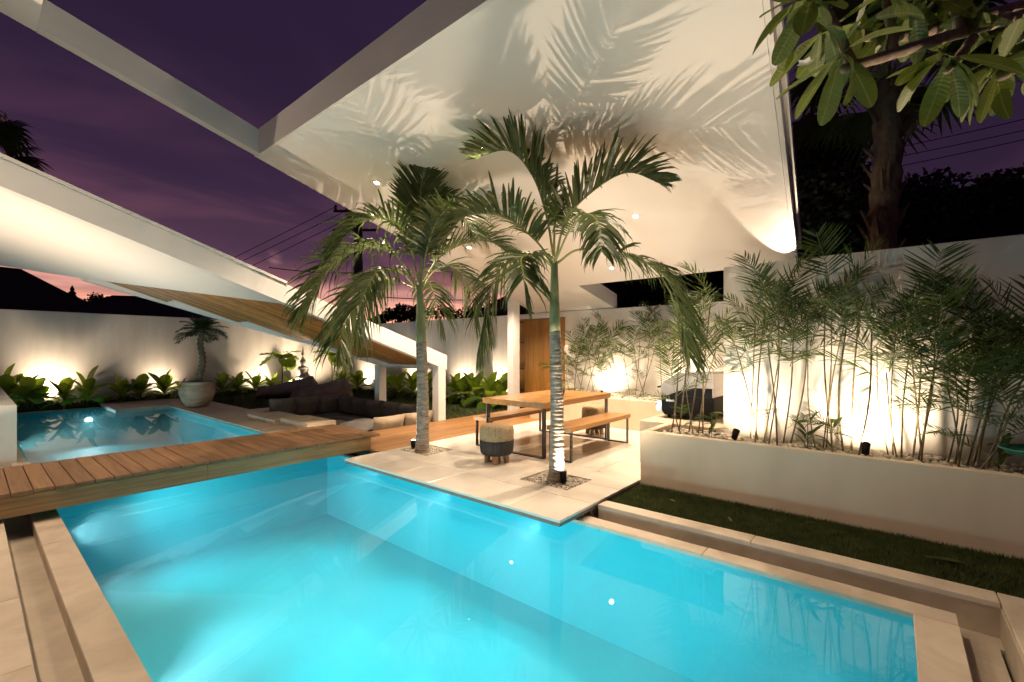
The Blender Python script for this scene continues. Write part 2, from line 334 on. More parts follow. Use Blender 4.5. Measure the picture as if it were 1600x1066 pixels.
# ================================================================== GROUND AND POOLS
XL, XR = 0.57, 3.70            # pool sides
YN, YF = -0.10, 17.1           # pool near and far end
WZ, CZ, FZ = -0.105, -0.10, -1.12
g = MB()
xs, ys = [-400, 0.15, 4.02, 400], [-400, -0.52, 17.35, 400]
for i in range(3):
    for j in range(3):
        if i == 1 and j == 1: continue
        g.add([(xs[i], ys[j], -0.62), (xs[i + 1], ys[j], -0.62), (xs[i + 1], ys[j + 1], -0.62), (xs[i], ys[j + 1], -0.62)], [(0, 1, 2, 3)])
struct('ground', g, soil_m)
b = MB()
b.box(0.14, 4.03, YN - 0.44, YF + 0.26, FZ - 0.2, FZ)                         # floor
b.box(XL - 0.015, XL, YN, YF, FZ, WZ - 0.02); b.box(XR, XR + 0.015, YN, YF, FZ, WZ - 0.02)
b.box(XL, XR, YN - 0.015, YN, FZ, WZ - 0.02); b.box(XL, XR, YF, YF + 0.015, FZ, WZ - 0.02)
b.box(XL, XR, 6.95, 7.15, FZ, WZ - 0.03); b.box(XR - 0.45, XR, 9.0, 9.5, FZ, FZ + 0.75); b.box(XR - 0.9, XR - .45, 9.0, 9.5, FZ, FZ + 0.5)   # steps in the far pool
struct('pool_basin', b, pool_m)
w = MB(); w.box(XL - .006, XR + .006, YN - .006, YF + .006, FZ - .01, WZ)
struct('pool_water', w, water_m)

# coping: single slabs round the pool, a drain channel, then an outer kerb
cop = MB()
cop.box(0.395, XL - 0.016, YN - 0.2, YF + 0.2, -0.9, CZ - 0.035); cop.box(XR + 0.016, 3.855, YN - 0.2, YF + 0.2, -0.9, CZ - 0.035)
cop.box(XL - 0.016, XR + 0.016, YN - 0.2, YN - 0.016, -0.9, CZ - 0.035); cop.box(XL - 0.016, XR + 0.016, YF + 0.016, YF + 0.2, -0.9, CZ - 0.035)
cop.box(0.2, 0.395, -1.6, 9.6, -0.9, -0.24); cop.box(3.855, 4.0, -1.6, 2.6, -0.9, -0.24); cop.box(0.395, 3.855, -0.48, YN - 0.2, -0.9, -0.24)
copo = struct('pool_coping', cop, gut_m)
def slabs(parent, name, x0, x1, y0, y1, axis, step, z0, z1, mat, bev=0.004, gap=0.0025):
    """a row of single slabs, one object each"""
    a0, a1 = (x0, x1) if axis == 0 else (y0, y1); n = max(1, round((a1 - a0) / step)); L = (a1 - a0) / n
    wdt = (y1 - y0) if axis == 0 else (x1 - x0)
    m = MB(); lx, ly = (L - gap, wdt) if axis == 0 else (wdt, L - gap)
    m.box(-lx / 2, lx / 2, -ly / 2, ly / 2, z0, z1, 0, bev); me = m.mesh(name, mat)
    for i in range(n):
        c = a0 + (i + 0.5) * L; jz = random.uniform(-0.0012, 0.0012)
        link(name, me, parent, T(c if axis == 0 else (x0 + x1) / 2, (y0 + y1) / 2 if axis == 0 else c, jz))
slabs(copo, 'stone_slab', 0.390, XL + 0.004, YN - 0.2, 9.62, 1, 1.5, CZ - 0.034, CZ, stone_m)
slabs(copo, 'stone_slab', XR - 0.004, 3.86, YN - 0.2, 2.6, 1, 1.5, CZ - 0.034, CZ, stone_m)
slabs(copo, 'stone_slab', XL + 0.006, XR - 0.006, YN - 0.2, YN + 0.004, 0, 1.5, CZ - 0.034, CZ, stone_m)
slabs(copo, 'stone_slab', XL + 0.006, 2.40, YF - 0.004, YF + 0.2, 0, 1.5, CZ - 0.034, CZ, stone_m)
kerb = MB()
kerb.box(4.0, 4.16, -0.62, 2.23, -0.6, -0.06); kerb.box(-0.4, 0.2, -2.5, 6.0, -0.6, -0.06); kerb.box(0.2, 4.16, -2.5, -0.5, -0.6, -0.06)
kerbo = struct('pool_kerb', kerb, gut_m)
slabs(kerbo, 'kerb_stone', 3.996, 4.165, -0.5, 2.235, 1, 1.15, -0.058, -0.022, stone_m)
slabs(kerbo, 'kerb_stone', -0.15, 0.205, -1.5, 6.02, 1, 0.9, -0.058, -0.022, stone_m)
slabs(kerbo, 'kerb_stone', 0.21, 4.165, -1.3, -0.505, 0, 0.9, -0.058, -0.022, stone_m)

# lawns
lw = MB(); lw.box(4.17, 5.0, -3.0, 2.23, -0.6, -0.05); struct('lawn', lw, soil_m)
lw = MB(); lw.box(6.78, 9.8, 7.48, 18.2, -0.6, -0.03); lw.box(0.0, 6.78, YF + 0.22, 18.2, -0.6, -0.06); lw.box(4.6, 6.78, 12.6, 17.3, -0.6, -0.03); struct('lawn', lw, soil_m)
lw = MB(); lw.box(-1.2, -0.16, -2.0, 6.0, -0.6, -0.05); struct('lawn', lw, soil_m)
def blades(n, area, hgt, wid, skip=None):
    m = MB()
    for _ in range(n):
        x0, x1, y0, y1, z = random.choice(area); x, y = random.uniform(x0, x1), random.uniform(y0, y1)
        h = hgt * random.uniform(0.5, 1.25); a = random.uniform(0, 6.28); l = random.uniform(0.1, 0.8) * h; w_ = wid * random.uniform(0.7, 1.3)
        dx, dy = math.cos(a), math.sin(a)
        m.add([(x - dy * w_, y + dx * w_, z), (x + dy * w_, y - dx * w_, z), (x + dx * l, y + dy * l, z + h)], [(0, 1, 2)])
    return m
def stuff(name, mb, mat, label, cat, smooth=False):
    o = link(name, mb.mesh(name, mat, smooth)); o['kind'] = 'stuff'; tag(o, label, cat); return o
stuff('grass', blades(60000, [(4.17, 4.99, -1.6, 2.22, -0.05)], 0.035, 0.0022), grass_m, 'short dark lawn between the pool kerb and the long low planter', 'grass')
stuff('grass', blades(60000, [(6.8, 9.7, 7.5, 17.9, -0.03)] * 3 + [(0.6, 6.78, YF + 0.25, 17.9, -0.06), (4.65, 6.78, 12.65, 17.3, -0.03)], 0.06, 0.006), grass_m, 'lawn behind the sunken lounge, running to the back walls', 'grass')
stuff('grass', blades(8000, [(-0.8, -0.17, 1.5, 5.9, -0.05)], 0.05, 0.003), grass_m, 'grass at the lower left edge beside the pool paving', 'grass')

# ------------------------------------------------------------------ tiled terrace (each tile a piece), two square pits for the palms
PITS = [(4.13, 4.66, 2.68, 3.34), (4.18, 4.72, 5.10, 5.74)]
tb = MB()
def rect_minus(r, holes):
    out = [r]
    for h in holes:
        nx = []
        for (a, b_, c, d) in out:
            if h[0] >= b_ or h[1] <= a or h[2] >= d or h[3] <= c: nx.append((a, b_, c, d)); continue
            if h[0] > a: nx.append((a, h[0], c, d))
            if h[1] < b_: nx.append((h[1], b_, c, d))
            m0, m1 = max(a, h[0]), min(b_, h[1])
            if h[2] > c: nx.append((m0, m1, c, h[2]))
            if h[3] < d: nx.append((m0, m1, h[3], d))
        out = nx
    return out
for r_ in rect_minus((3.36, 8.04, 2.26, 5.82), PITS): tb.box(*r_, -0.062, -0.024)
tb.box(3.95, 8.04, 2.3, 5.8, -0.6, -0.064)
for r_ in ((5.01, 8.04, 1.8, 2.26),): tb.box(*r_, -0.6, -0.024)
terr = struct('tiled_terrace', tb, grout_m)
def tiles(parent, x0, x1, y0, y1, sx, sy, zt, th, holes=(), mat=tile_m):
    nx, ny = max(1, round((x1 - x0) / sx)), max(1, round((y1 - y0) / sy)); dx, dy = (x1 - x0) / nx, (y1 - y0) / ny
    m = MB(); m.box(-dx / 2 + .0018, dx / 2 - .0018, -dy / 2 + .0018, dy / 2 - .0018, -th, 0, 0, 0.002); me = m.mesh('tile', mat)
    for i in range(nx):
        for j in range(ny):
            r_ = (x0 + i * dx, x0 + (i + 1) * dx, y0 + j * dy, y0 + (j + 1) * dy); cut = rect_minus(r_, holes)
            if cut == [r_]: link('tile', me, parent, T((r_[0] + r_[1]) / 2, (r_[2] + r_[3]) / 2, zt + random.uniform(-.0006, .0006)))
            elif cut:
                mm = MB(); cx, cy = (r_[0] + r_[1]) / 2, (r_[2] + r_[3]) / 2
                for q in cut:
                    e = [q[0] - cx + (.0018 if q[0] == r_[0] else 0), q[1] - cx - (.0018 if q[1] == r_[1] else 0), q[2] - cy + (.0018 if q[2] == r_[2] else 0), q[3] - cy - (.0018 if q[3] == r_[3] else 0)]
                    mm.box(e[0], e[1], e[2], e[3], -th, 0)
                link('tile', mm.mesh('tile', mat), parent, T(cx, cy, zt))
tiles(terr, 3.35, 8.04, 2.25, 5.83, 0.587, 0.6, 0.0, 0.024, PITS)
tiles(terr, 5.01, 8.04, 1.8, 2.25, 0.6, 0.45, 0.0, 0.024)
def pebbles(area, n, r, z, hx=None):
    m = MB()
    for _ in range(n):
        x0, x1, y0, y1 = area; x, y = random.uniform(x0, x1), random.uniform(y0, y1)
        if hx and (x - hx[0]) ** 2 + (y - hx[1]) ** 2 < hx[2] ** 2: continue
        s = r * random.uniform(0.55, 1.25)
        m.ball((x, y, z + random.uniform(0, 0.4) * s), (s, s * random.uniform(.7, 1), s * random.uniform(.45, .7)), 6, 4, 0, 0.12)
    return m
for k, (pt, c) in enumerate(zip(PITS, ((4.38, 2.99), (4.35, 5.38)))):
    f = MB(); f.box(pt[0], pt[1], pt[2], pt[3], -0.06, -0.026); struct('pit_bed', f, soil_m)
    stuff('pebbles', pebbles((pt[0] + .015, pt[1] - .015, pt[2] + .015, pt[3] - .015), 900, 0.017, -0.02, (*c, 0.09)), peb_m,
          ['pale pebbles in the square pit around the nearer palm', 'pale pebbles in the square pit around the palm by the footbridge'][k], 'pebbles', True)

# ------------------------------------------------------------------ stone terrace beside the far pool, steps down to the sunken lounge
st = MB()
st.box(XR + 0.016, 4.62, 7.55, 15.2, -0.6, -0.02); st.box(4.62, 6.6, 11.75, 12.6, -0.6, -0.02)
st.box(2.42, 4.62, 15.2, YF + 0.2, -0.10, -0.02)
st.box(4.62, 6.6, 7.5, 11.75, -0.6, -0.44)                                    # lounge floor
sto = struct('stone_terrace', st, gut_m)
tiles(sto, 3.50, 4.62, 7.55, 15.2, 1.12, 0.9, 0.004, 0.022, (), stone_m)
tiles(sto, 4.62, 6.6, 11.75, 12.6, 0.99, 0.85, 0.004, 0.022, (), stone_m)
tiles(sto, 2.38, 4.62, 15.2, YF + 0.2, 1.1, 1.0, 0.004, 0.022, (), stone_m)
sb = MB(); sb.box(4.05, 4.62, 8.35, 9.5, 0.006, 0.14, 0, 0.01); sb.box(3.95, 4.62, 9.5, 10.9, 0.006, 0.10, 0, 0.01)
solo('stone_steps', sb, stone_m, 'low pale stone steps between the far pool and the dark sofa', 'steps')

# ------------------------------------------------------------------ teak walkway on the ground and the raised footbridge
wk = MB(); wk.box(3.9, 9.6, 5.84, 7.46, -0.6, -0.035)
wko = struct('wooden_walkway', wk, soil_m)
def boards(parent, x0, x1, y0, y1, axis, width, z0, z1, mat, gap=0.006, name='plank', bev=0.004, lengths=None):
    a0, a1 = (y0, y1) if axis == 0 else (x0, x1); n = round((a1 - a0) / width); wd = (a1 - a0) / n
    cache = {}
    for i in range(n):
        segs = [(x0, x1) if axis == 0 else (y0, y1)]
        if lengths:
            s0, s1 = segs[0]; cut = s0 + (s1 - s0) * random.uniform(0.3, 0.7); segs = [(s0, cut - 0.002), (cut + 0.002, s1)]
        for (s0, s1) in segs:
            L = round(s1 - s0, 3)
            if L not in cache:
                m = MB(); lx, ly = (L, wd - gap) if axis == 0 else (wd - gap, L)
                m.box(-lx / 2, lx / 2, -ly / 2, ly / 2, z0, z1, 0, bev); cache[L] = m.mesh(name, mat)
            c = a0 + (i + 0.5) * wd; mid = (s0 + s1) / 2
            link(name, cache[L], parent, T(mid if axis == 0 else c, c if axis == 0 else mid, random.uniform(-.0015, .0015)))
boards(wko, 3.93, 9.6, 5.835, 7.46, 0, 0.095, -0.034, -0.002, deck_m, lengths=True)
brg = thing('footbridge', 'low teak plank footbridge crossing the pool in front of the sunken lounge', 'footbridge', (2, 6.75, 0))
fb = MB(); fb.box(-1.6, 1.78, 6.08, 6.15, 0.0, 0.185, 0, 0.003); fb.box(1.784, 3.93, 6.08, 6.15, 0.0, 0.185, 0, 0.003)
part('side_beam', fb, beam_m, brg)
fb = MB(); fb.box(-1.6, 3.93, 7.38, 7.45, 0.0, 0.185, 0, 0.003); part('side_beam', fb, beam_m, brg)
fb = MB(); fb.box(-1.6, 3.92, 6.5, 6.58, 0.02, 0.184); fb.box(-1.6, 3.92, 6.95, 7.03, 0.02, 0.184); part('joist', fb, beam_m, brg)
x = -1.6; k = 0
while x < 3.94:
    wd = 0.142; m = MB()
    e0, e1 = random.uniform(-.012, .006), random.uniform(-.008, .008)
    m.box(-wd / 2 + .003, wd / 2 - .003, -0.695 + e0, 0.70 + e1, 0.188, 0.222, 0, 0.004)
    link('plank', m.mesh('plank', bridge_m), brg, T(x + wd / 2, 6.765, random.uniform(-.002, .002))); x += wd
# low white block wall at the left of the far pool
pb = MB(); pb.box(-2.2, 0.455, 9.7, 17.3, -0.6, 0.72, 0, 0.012)
solo('low_wall', pb, wall_m, 'low white block wall at the left end of the far pool', 'wall')

# ================================================================== BOUNDARY WALLS AND PLANTERS
m = MB(); m.box(-14, 9.8, 18.2, 18.42, -0.6, 2.61, 0, 0.01); solo('garden_wall', m, wall_m, 'long white garden wall behind the far pool, leafy plants at its foot', 'wall')
m = MB(); m.box(9.8, 10.02, 7.98, 18.42, -0.6, 2.5, 0, 0.01); m.box(9.8, 10.02, 6.42, 7.98, 2.36, 2.5, 0, 0.01); m.box(9.8, 10.02, 1.55, 6.42, -0.6, 2.5, 0, 0.01)
solo('garden_wall', m, wall_m, 'white garden wall with the wooden gate, behind the dining table', 'wall')
m = MB(); m.box(5.8, 6.02, -6, 1.55, -0.6, 2.5, 0, 0.01); m.box(6.02, 9.79, 1.33, 1.55, -0.6, 2.49, 0, 0.01)
solo('garden_wall', m, wall_m, 'near white wall at the right, behind the long planter of cane palms', 'wall')
pl = thing('planter', 'long low cream planter along the dark lawn at the right', 'planter', (5.4, 0, 0))
m = MB(); m.box(5.0, 5.09, -6, 2.24, -0.6, 0.57, 0, 0.006); m.box(5.09, 5.8, 2.15, 2.24, -0.6, 0.57, 0, 0.006); part('planter_wall', m, plant_m, pl)
m = MB(); m.box(5.09, 5.8, -6, 2.15, -0.6, 0.50); part('soil', m, soil_m, pl)
stuff('pebbles', pebbles((5.10, 5.79, -1.2, 2.14), 1500, 0.034, 0.50), peb_m, 'pale river stones on top of the long low planter', 'pebbles', True)
pl = thing('planter', 'far cream planter below the bright wall, behind the dining table', 'planter', (9, 4, 0))
m = MB(); m.box(8.05, 8.15, 2.62, 6.2, -0.6, 0.57, 0, 0.006); m.box(8.15, 9.8, 6.1, 6.2, -0.6, 0.57, 0, 0.006); part('planter_wall', m, plant_m, pl)
m = MB(); m.box(8.15, 9.8, 1.56, 6.1, -0.6, 0.50); part('soil', m, soil_m, pl)
stuff('pebbles', pebbles((8.16, 9.75, 2.7, 6.0), 900, 0.045, 0.50), peb_m, 'pale stones in the far planter below the bright wall', 'pebbles', True)
m = MB(); m.box(5.81, 8.15, 1.56, 2.61, -0.6, 0.565, 0, 0.008)
solo('grill_counter', m, plant_m, 'low cream masonry counter carrying the barbecue', 'counter')

# wooden gate in the back wall
gt = thing('gate', 'tall wooden plank gate in the white wall beside the post', 'gate', (9.85, 7.2, 0))
for i in range(9):
    y0 = 6.44 + i * 1.52 / 9; m = MB(); m.box(9.83, 9.88, y0 + .002, y0 + 1.52 / 9 - .002, 0.02, 2.34, 0, 0.003); part('plank', m, door_m, gt)
for z in (0.42, 1.0, 1.72, 2.28):
    m = MB(); m.tube([(9.78, 7.88, z), (9.78, 8.14, z)], 0.012, 8); m.box(9.80, 9.826, 7.78, 7.96, z - .015, z + .015); part('hinge', m, metal_m, gt)

# ================================================================== CANOPIES
def zr(x, y=0): return 5.238 - 0.277 * x
def zrt(x, y=0): return zr(x) + 0.36
can = thing('roof_canopy', 'large tilted white roof canopy over the dining terrace, palm shadows on its soffit', 'canopy', (8.8, 7.3, 0))
def ye(x): return 1.2 - 0.0963 * (8.43 - x)
m = MB()
m.prism([(2.85, ye(2.85)), (8.45, ye(8.45)), (8.45, 5.2), (8.45, 7.43), (2.85, 7.43)], lambda x, y: zr(x) + .003, zrt); part('soffit_panel', m, soff_m, can)
m = MB(); m.prism([(8.453, 5.2), (9.95, 5.05), (9.95, 7.43), (8.453, 7.43)], lambda x, y: zr(x) + .003, zrt); part('soffit_panel', m, soff_m, can)
m = MB(); m.prism([(0.50, 7.29), (2.847, 7.29), (2.847, 7.43), (0.50, 7.43)], zr, zrt); part('edge_beam', m, fascia_m, can)
m = MB(); m.prism([(-3.0, 2.6), (0.497, 2.6), (0.497, 7.43), (-3.0, 7.43)], lambda x, y: zr(x) + .003, zrt); part('soffit_panel', m, soff_m, can)
m = MB(); m.prism([(2.80, ye(2.85)), (2.846, ye(2.85)), (2.846, 7.28), (2.80, 7.28)], lambda x, y: zr(2.85) - .004, lambda x, y: zrt(2.85) + .02); part('fascia_board', m, fascia_m, can)
m = MB(); m.prism([(2.85, ye(2.85) - .05), (8.46, ye(8.46) - .05), (8.46, ye(8.46) - .004), (2.85, ye(2.85) - .004)], lambda x, y: zr(x) - .006, lambda x, y: zrt(x) + .03); part('fascia_board', m, fascia_m, can)
m = MB(); m.prism([(2.85, ye(2.85) - .10), (8.47, ye(8.47) - .10), (8.47, ye(8.47) - .053), (2.85, ye(2.85) - .053)], lambda x, y: zr(x) + .22, lambda x, y: zrt(x) + .06); part('gutter', m, fascia_m, can)
m = MB(); m.prism([(2.80, 7.434), (8.46, 7.434), (8.46, 7.45), (2.80, 7.45)], lambda x, y: zr(x) - .004, lambda x, y: zrt(x) + .03); part('fascia_board', m, fascia_m, can)
m = MB(); m.box(8.70, 8.96, 7.24, 7.42, -0.03, 2.70, 0, 0.008)
m.v = [(x, y, z if z < 1 else zr(x)) for x, y, z in m.v]; part('post', m, fascia_m, can)

def zl(x, y=0): return 3.37 - 0.341 * x
def zlt(x, y=0): return zl(x) + 0.31
lc = thing('roof_canopy', 'low sloping white canopy with teak ceiling over the sunken lounge', 'canopy', (6.5, 8.5, 0))
D_, C_ = (1.4, 12.1), (6.56, 9.62)
m = MB(); m.prism([(-2.5, 7.62), (3.26, 7.62), (1.36, 12.1), (0.42, 13.9), (-2.5, 19.0)], lambda x, y: zl(x) + .004, lambda x, y: zlt(x) - .02); part('soffit_panel', m, soff_m, lc)
m = MB(); m.prism([(-2.5, 7.45), (6.70, 7.45), (6.70, 7.615), (-2.5, 7.615)], zl, lambda x, y: zlt(x) - (0.0)); part('front_beam', m, fascia_m, lc)
m = MB(); m.prism([(-2.5, 7.425), (3.28, 7.425), (3.28, 7.60), (-2.5, 7.60)], lambda x, y: zlt(x) + .003, lambda x, y: zlt(x) + .045); part('flashing', m, fascia_m, lc)
dv = Vector((C_[0] - D_[0], C_[1] - D_[1])).normalized(); nv = Vector((-dv.y, dv.x))
q = [D_, (C_[0], C_[1]), (C_[0] + nv.x * .16, C_[1] + nv.y * .16), (D_[0] + nv.x * .16, D_[1] + nv.y * .16)]
m = MB(); m.prism(q, lambda x, y: zl(x) - .002, lambda x, y: zlt(x) - .03); part('rear_beam', m, fascia_m, lc)
m = MB(); m.prism([(6.56, 7.62), (6.70, 7.62), (6.70, 9.75), (6.56, 9.75)], lambda x, y: zl(x) + .002, lambda x, y: zlt(x) - .03); part('end_beam', m, fascia_m, lc)
# white lining between the beams, above the stepped teak boards
m = MB(); m.prism([(3.27, 7.62), (6.555, 7.62), (6.555, 9.60), (1.42, 12.08)], lambda x, y: zl(x) + .10, lambda x, y: zlt(x) - .05); part('ceiling_lining', m, soff_m, lc)
ny = 8; pw = (12.0 - 7.64) / ny
for i in range(ny):
    ya, yb = 7.64 + i * pw, 7.64 + (i + 1) * pw
    t = (yb - C_[1]) / (D_[1] - C_[1]); xe = 6.50 if yb < C_[1] else C_[0] + (D_[0] - C_[0]) * max(0, min(1, t)) - 0.12
    for kk in range(4):
        y0, y1 = ya + kk * pw / 4 + .003, ya + (kk + 1) * pw / 4 - .003
        xs_ = 3.27 + (1.36 - 3.27) * (y1 - 7.62) / (12.1 - 7.62) + 0.01; xs2 = 3.27 + (1.36 - 3.27) * (y0 - 7.62) / (12.1 - 7.62) + 0.01
        if xe - xs_ < 0.15: continue
        dz = random.uniform(0, .012); m = MB()
        m.prism([(xs2, y0), (max(xe, xs2 + .02), y0), (max(xe, xs2 + .02), y1), (xs_, y1)], lambda x, y: zl(x) + .03 - dz, lambda x, y: zl(x) + .09); part('plank', m, ceil_m, lc)
for (x, y) in ((6.56, 7.55), (6.62, 9.82)):
    m = MB(); m.prism([(x - .1, y - .1), (x + .1, y - .1), (x + .1, y + .1), (x - .1, y + .1)], -0.02, lambda x, y: zl(x) - .004 if y > 9 else zl(x) - .004); part('post', m, fascia_m, lc)

# ================================================================== LAMPS
DL = [(4.08, 6.15, 'recessed soffit spotlight left of the palm crowns, nearest the roof tip'), (4.18, 3.96, 'recessed soffit spotlight just above the crown of the nearer palm'),
      (6.33, 2.91, 'recessed soffit spotlight right of the nearer palm, the brightest'), (7.84, 4.09, 'recessed soffit spotlight low over the dining table, near the roof edge'),
      (6.26, 6.32, 'recessed soffit spotlight between the two palm crowns'),
      (7.87, 6.6, 'recessed soffit spotlight hidden behind the nearer palm crown, beside the gate post'),
      (-0.9, 5.2, 'added unseen spotlight in the roof at the upper left, above the bridge end'), (-0.9, 3.4, 'added unseen spotlight in the roof at the upper left, above the paving'), (3.3, 1.6, 'added unseen fill spotlight at the high end of the roof, above the near pool')]  # these three are unseen, added to light the coping, planter and lawn
DP = [540, 500, 540, 470, 450, 450, 420, 420, 260]
sl_ = Vector((0.277, 0, 1)).normalized()
for (x, y, lab), pw_ in zip(DL, DP):
    z = zr(x); d = thing('recessed_spotlight', lab, 'spotlight', (x, y, z), 'recessed spotlights in the soffit')
    q = Vector((0, 0, 1)).rotation_difference(sl_).to_matrix().to_4x4()
    m = MB(); n = 20
    for (r0, r1, z0, z1) in ((0.036, 0.058, -0.001, -0.006), (0.058, 0.060, -0.006, 0.004)):
        vs = [(r * math.cos(a), r * math.sin(a), zz) for (r, zz) in ((r0, z0), (r1, z1)) for a in [6.2832 * k / n for k in range(n)]]
        m.add(vs, [(k, (k + 1) % n, n + (k + 1) % n, n + k) for k in range(n)])
    link('trim_ring', m.mesh('trim_ring', fascia_m), d, T(x, y, z) @ q)
    m = MB(); m.add([(0.037 * math.cos(6.2832 * k / n), 0.037 * math.sin(6.2832 * k / n), -0.002) for k in range(n)], [tuple(range(n))])
    link('lens', m.mesh('lens', warm_e), d, T(x, y, z) @ q)
    lamp('beam', d, (x, y, z - 0.03), (0, 0, -1), pw_, 130, WARM, 0.035, 0.7)

def ground_spot(loc, aim, power, label, cone=100, size=1.0, stake=True, group='garden spotlights', col=WARM, blend=1.0):
    loc = Vector(loc); a = Vector(aim).normalized(); t = thing('garden_spotlight', label, 'spotlight', loc, group)
    m = MB(); h = 0.11 * size; c = loc + Vector((0, 0, 0.075 * size))
    m.tube([c - a * h * .55, c - a * h * .5, c + a * h * .1, c + a * h * .5, c + a * h * .62], [0.022 * size, 0.034 * size, 0.038 * size, 0.042 * size, 0.043 * size], 14, 0, False)
    m.tube([c - a * h * .55, c - a * h * .551], [0.022 * size, 0.001], 14); part('housing', m, black_m, t, True)
    m = MB(); m.tube([loc + Vector((0, 0, -.02)), c - a * h * .2], 0.010 * size, 8); m.tube([loc + Vector((0, 0, -.02)), loc + Vector((0, 0, .004))], 0.035 * size, 12); part('stake', m, black_m, t)
    m = MB(); u = a.orthogonal().normalized(); w_ = a.cross(u); cc = c + a * h * .50
    m.add([cc + (u * math.cos(6.2832 * k / 14) + w_ * math.sin(6.2832 * k / 14)) * 0.038 * size for k in range(14)], [tuple(range(14))]); part('lens', m, warm_e, t)
    lamp('beam', t, c + a * (h * .64), a, power, cone, col, 0.02 * size, blend)
    return t
# palms
ground_spot((4.335, 2.865, -0.01), (0.05, 0.10, 1), 280, 'small black uplight in pebbles at the foot of the nearer palm', 172, 1.0)
ground_spot((4.40, 5.66, -0.01), (-0.05, -0.10, 1), 265, 'small uplight glowing at the foot of the palm by the bridge', 172, 1.0)
# near planter
ground_spot((5.30, 1.30, 0.53), (0.8, -0.10, 1), 75, 'black planter spotlight beside the barbecue end of the planter', 150, 0.85)
ground_spot((5.30, 0.19, 0.53), (0.8, -0.04, 1), 120, 'black planter spotlight in the middle of the long planter', 150, 0.85)
# far planter
ground_spot((9.40, 5.15, 0.49), (0.7, 0, 1), 100, 'hidden planter spotlight on the far wall right of the gate', 150, 0.6)
ground_spot((9.40, 3.30, 0.49), (0.7, 0, 1), 110, 'hidden planter spotlight on the far wall behind the barbecue', 150, 0.6)
# uplight behind the near wall that catches the roof edge
ground_spot((8.72, 1.22, 2.42), (-1, 0.045, 0.55), 420, 'uplight behind the near wall shining onto the roof corner', 24, 0.6, blend=0.35)
# left wall
for px, pw_, lab in ((75, 78, 'wall uplight behind the leftmost leafy plants'), (266, 52, 'wall uplight left of the big clay urn'), (405, 20, 'wall uplight right of the big clay urn'), (462, 75, 'wall uplight beside the stone statue'), (506, 60, 'wall uplight right of the stone statue')):
    yy = 17.0 if px > 450 else 17.72; p = aty(px, 600, yy); ground_spot((p.x, yy, -0.04), (0.0, 0.62, 1), pw_ * 3.6, lab, 125, 1.2)
for px, pw_, lab in ((562, 45, 'wall uplight behind the lounge post'), (640, 60, 'wall uplight between the two lounge posts'), (712, 60, 'wall uplight in plants left of the gate post'), (768, 60, 'wall uplight nearest the gate post')):
    p = atx(px, 600, 9.45); ground_spot((9.40, p.y, -0.02), (0.6, 0.0, 1), pw_ * 3.8, lab, 110, 1.2)
ground_spot((4.25, -1.1, -0.05), (-0.45, 0.40, 1), 380, 'added unseen spotlight lighting the frangipani leaves', 100, 1.0)  # out-of-view lamp added so the leaves are lit from below
ground_spot((5.5, 11.88, 0.0), (0.05, -0.5, 1), 130, 'small added uplight hidden behind the dark sofa to light the teak ceiling', 140, 0.6)  # added to brighten the teak ceiling, kept out of sight by the cushions
ground_spot((-0.45, 4.3, -0.05), (0.55, 0.1, 1), 190, 'added unseen uplight in the grass left of the pool paving', 130, 1.0)  # unseen lamp added to light the roof fascia from the left
# floor uplight that washes the low canopy, outside the picture to the left
ground_spot((-0.7, 8.6, -0.1), (0.22, 0.16, 1), 760, 'floor uplight at the left under the low canopy', 120, 1.6)

def pool_lamp(loc, aim, power, label, cone=110, k=1.0):
    t = thing('pool_light', label, 'pool light', loc, 'underwater pool lights'); a = Vector(aim).normalized(); c = Vector(loc)
    m = MB(); m.tube([c - a * .01, c + a * .012, c + a * .016], [0.11 * k, 0.11 * k, 0.085 * k], 20, 0, False); part('rim', m, steel_m, t)
    m = MB(); u = a.orthogonal().normalized(); w_ = a.cross(u)
    m.add([c + a * .012 + (u * math.cos(6.2832 * q / 20) + w_ * math.sin(6.2832 * q / 20)) * .085 * k for q in range(20)], [tuple(range(20))]); part('lens', m, pool_e, t)
    lamp('beam', t, c + a * .05, a, power, cone, POOLC, 0.08, 1.0)
pool_lamp((XL, 3.0, -0.34), (1, 0.05, -0.02), 250, 'underwater light in the left pool wall, nearest the camera')
pool_lamp((XL, 6.3, -0.34), (1, -0.05, -0.02), 221, 'underwater light in the left pool wall under the footbridge')
pool_lamp((XL, 4.6, -0.34), (1, 0, -0.05), 122, 'added unseen underwater light in the left pool wall, between the other two')  # extra lamp added to even out the pool glow
pool_lamp((XL, 1.4, -0.34), (1, 0, -0.05), 122, 'added unseen underwater light in the near left pool corner')  # added out of sight, fills the near corner of the pool
pool_lamp((1.5, YN, -0.34), (0, 1, -0.05), 85, 'added unseen underwater light in the near end wall of the pool, left one')  # unseen fill lamp added for a more uniform pool
pool_lamp((2.8, YN, -0.34), (0, 1, -0.05), 85, 'added unseen underwater light in the near end wall of the pool, right one')  # second added fill lamp in the end wall, also unseen
for yy, lab in ((2.7, 'small added underwater light hidden under the terrace edge, nearest its corner'), (4.0, 'small added underwater light hidden under the middle of the terrace edge'), (5.4, 'small added underwater light hidden under the terrace edge beside the bridge')):
    pool_lamp((XR, yy, -0.165), (-1, 0, -0.35), 62, lab, 120, 0.42)  # added fill lamps, hidden by the overhang, to lift dark patches in the pool
pool_lamp((XL, 9.9, -0.34), (1, 0, -0.05), 210, 'underwater light in the far pool beside the low block wall')
pool_lamp((XL, 13.0, -0.34), (1, 0, -0.05), 210, 'underwater light in the far pool, hidden behind the low block wall')
pool_lamp((2.15, YF, -0.42), (0, -1, -0.25), 150, 'underwater light in the end wall of the far pool')
pool_lamp((2.0, 7.15, -0.34), (0, 1, -0.05), 210, 'underwater light of the far pool below the footbridge')

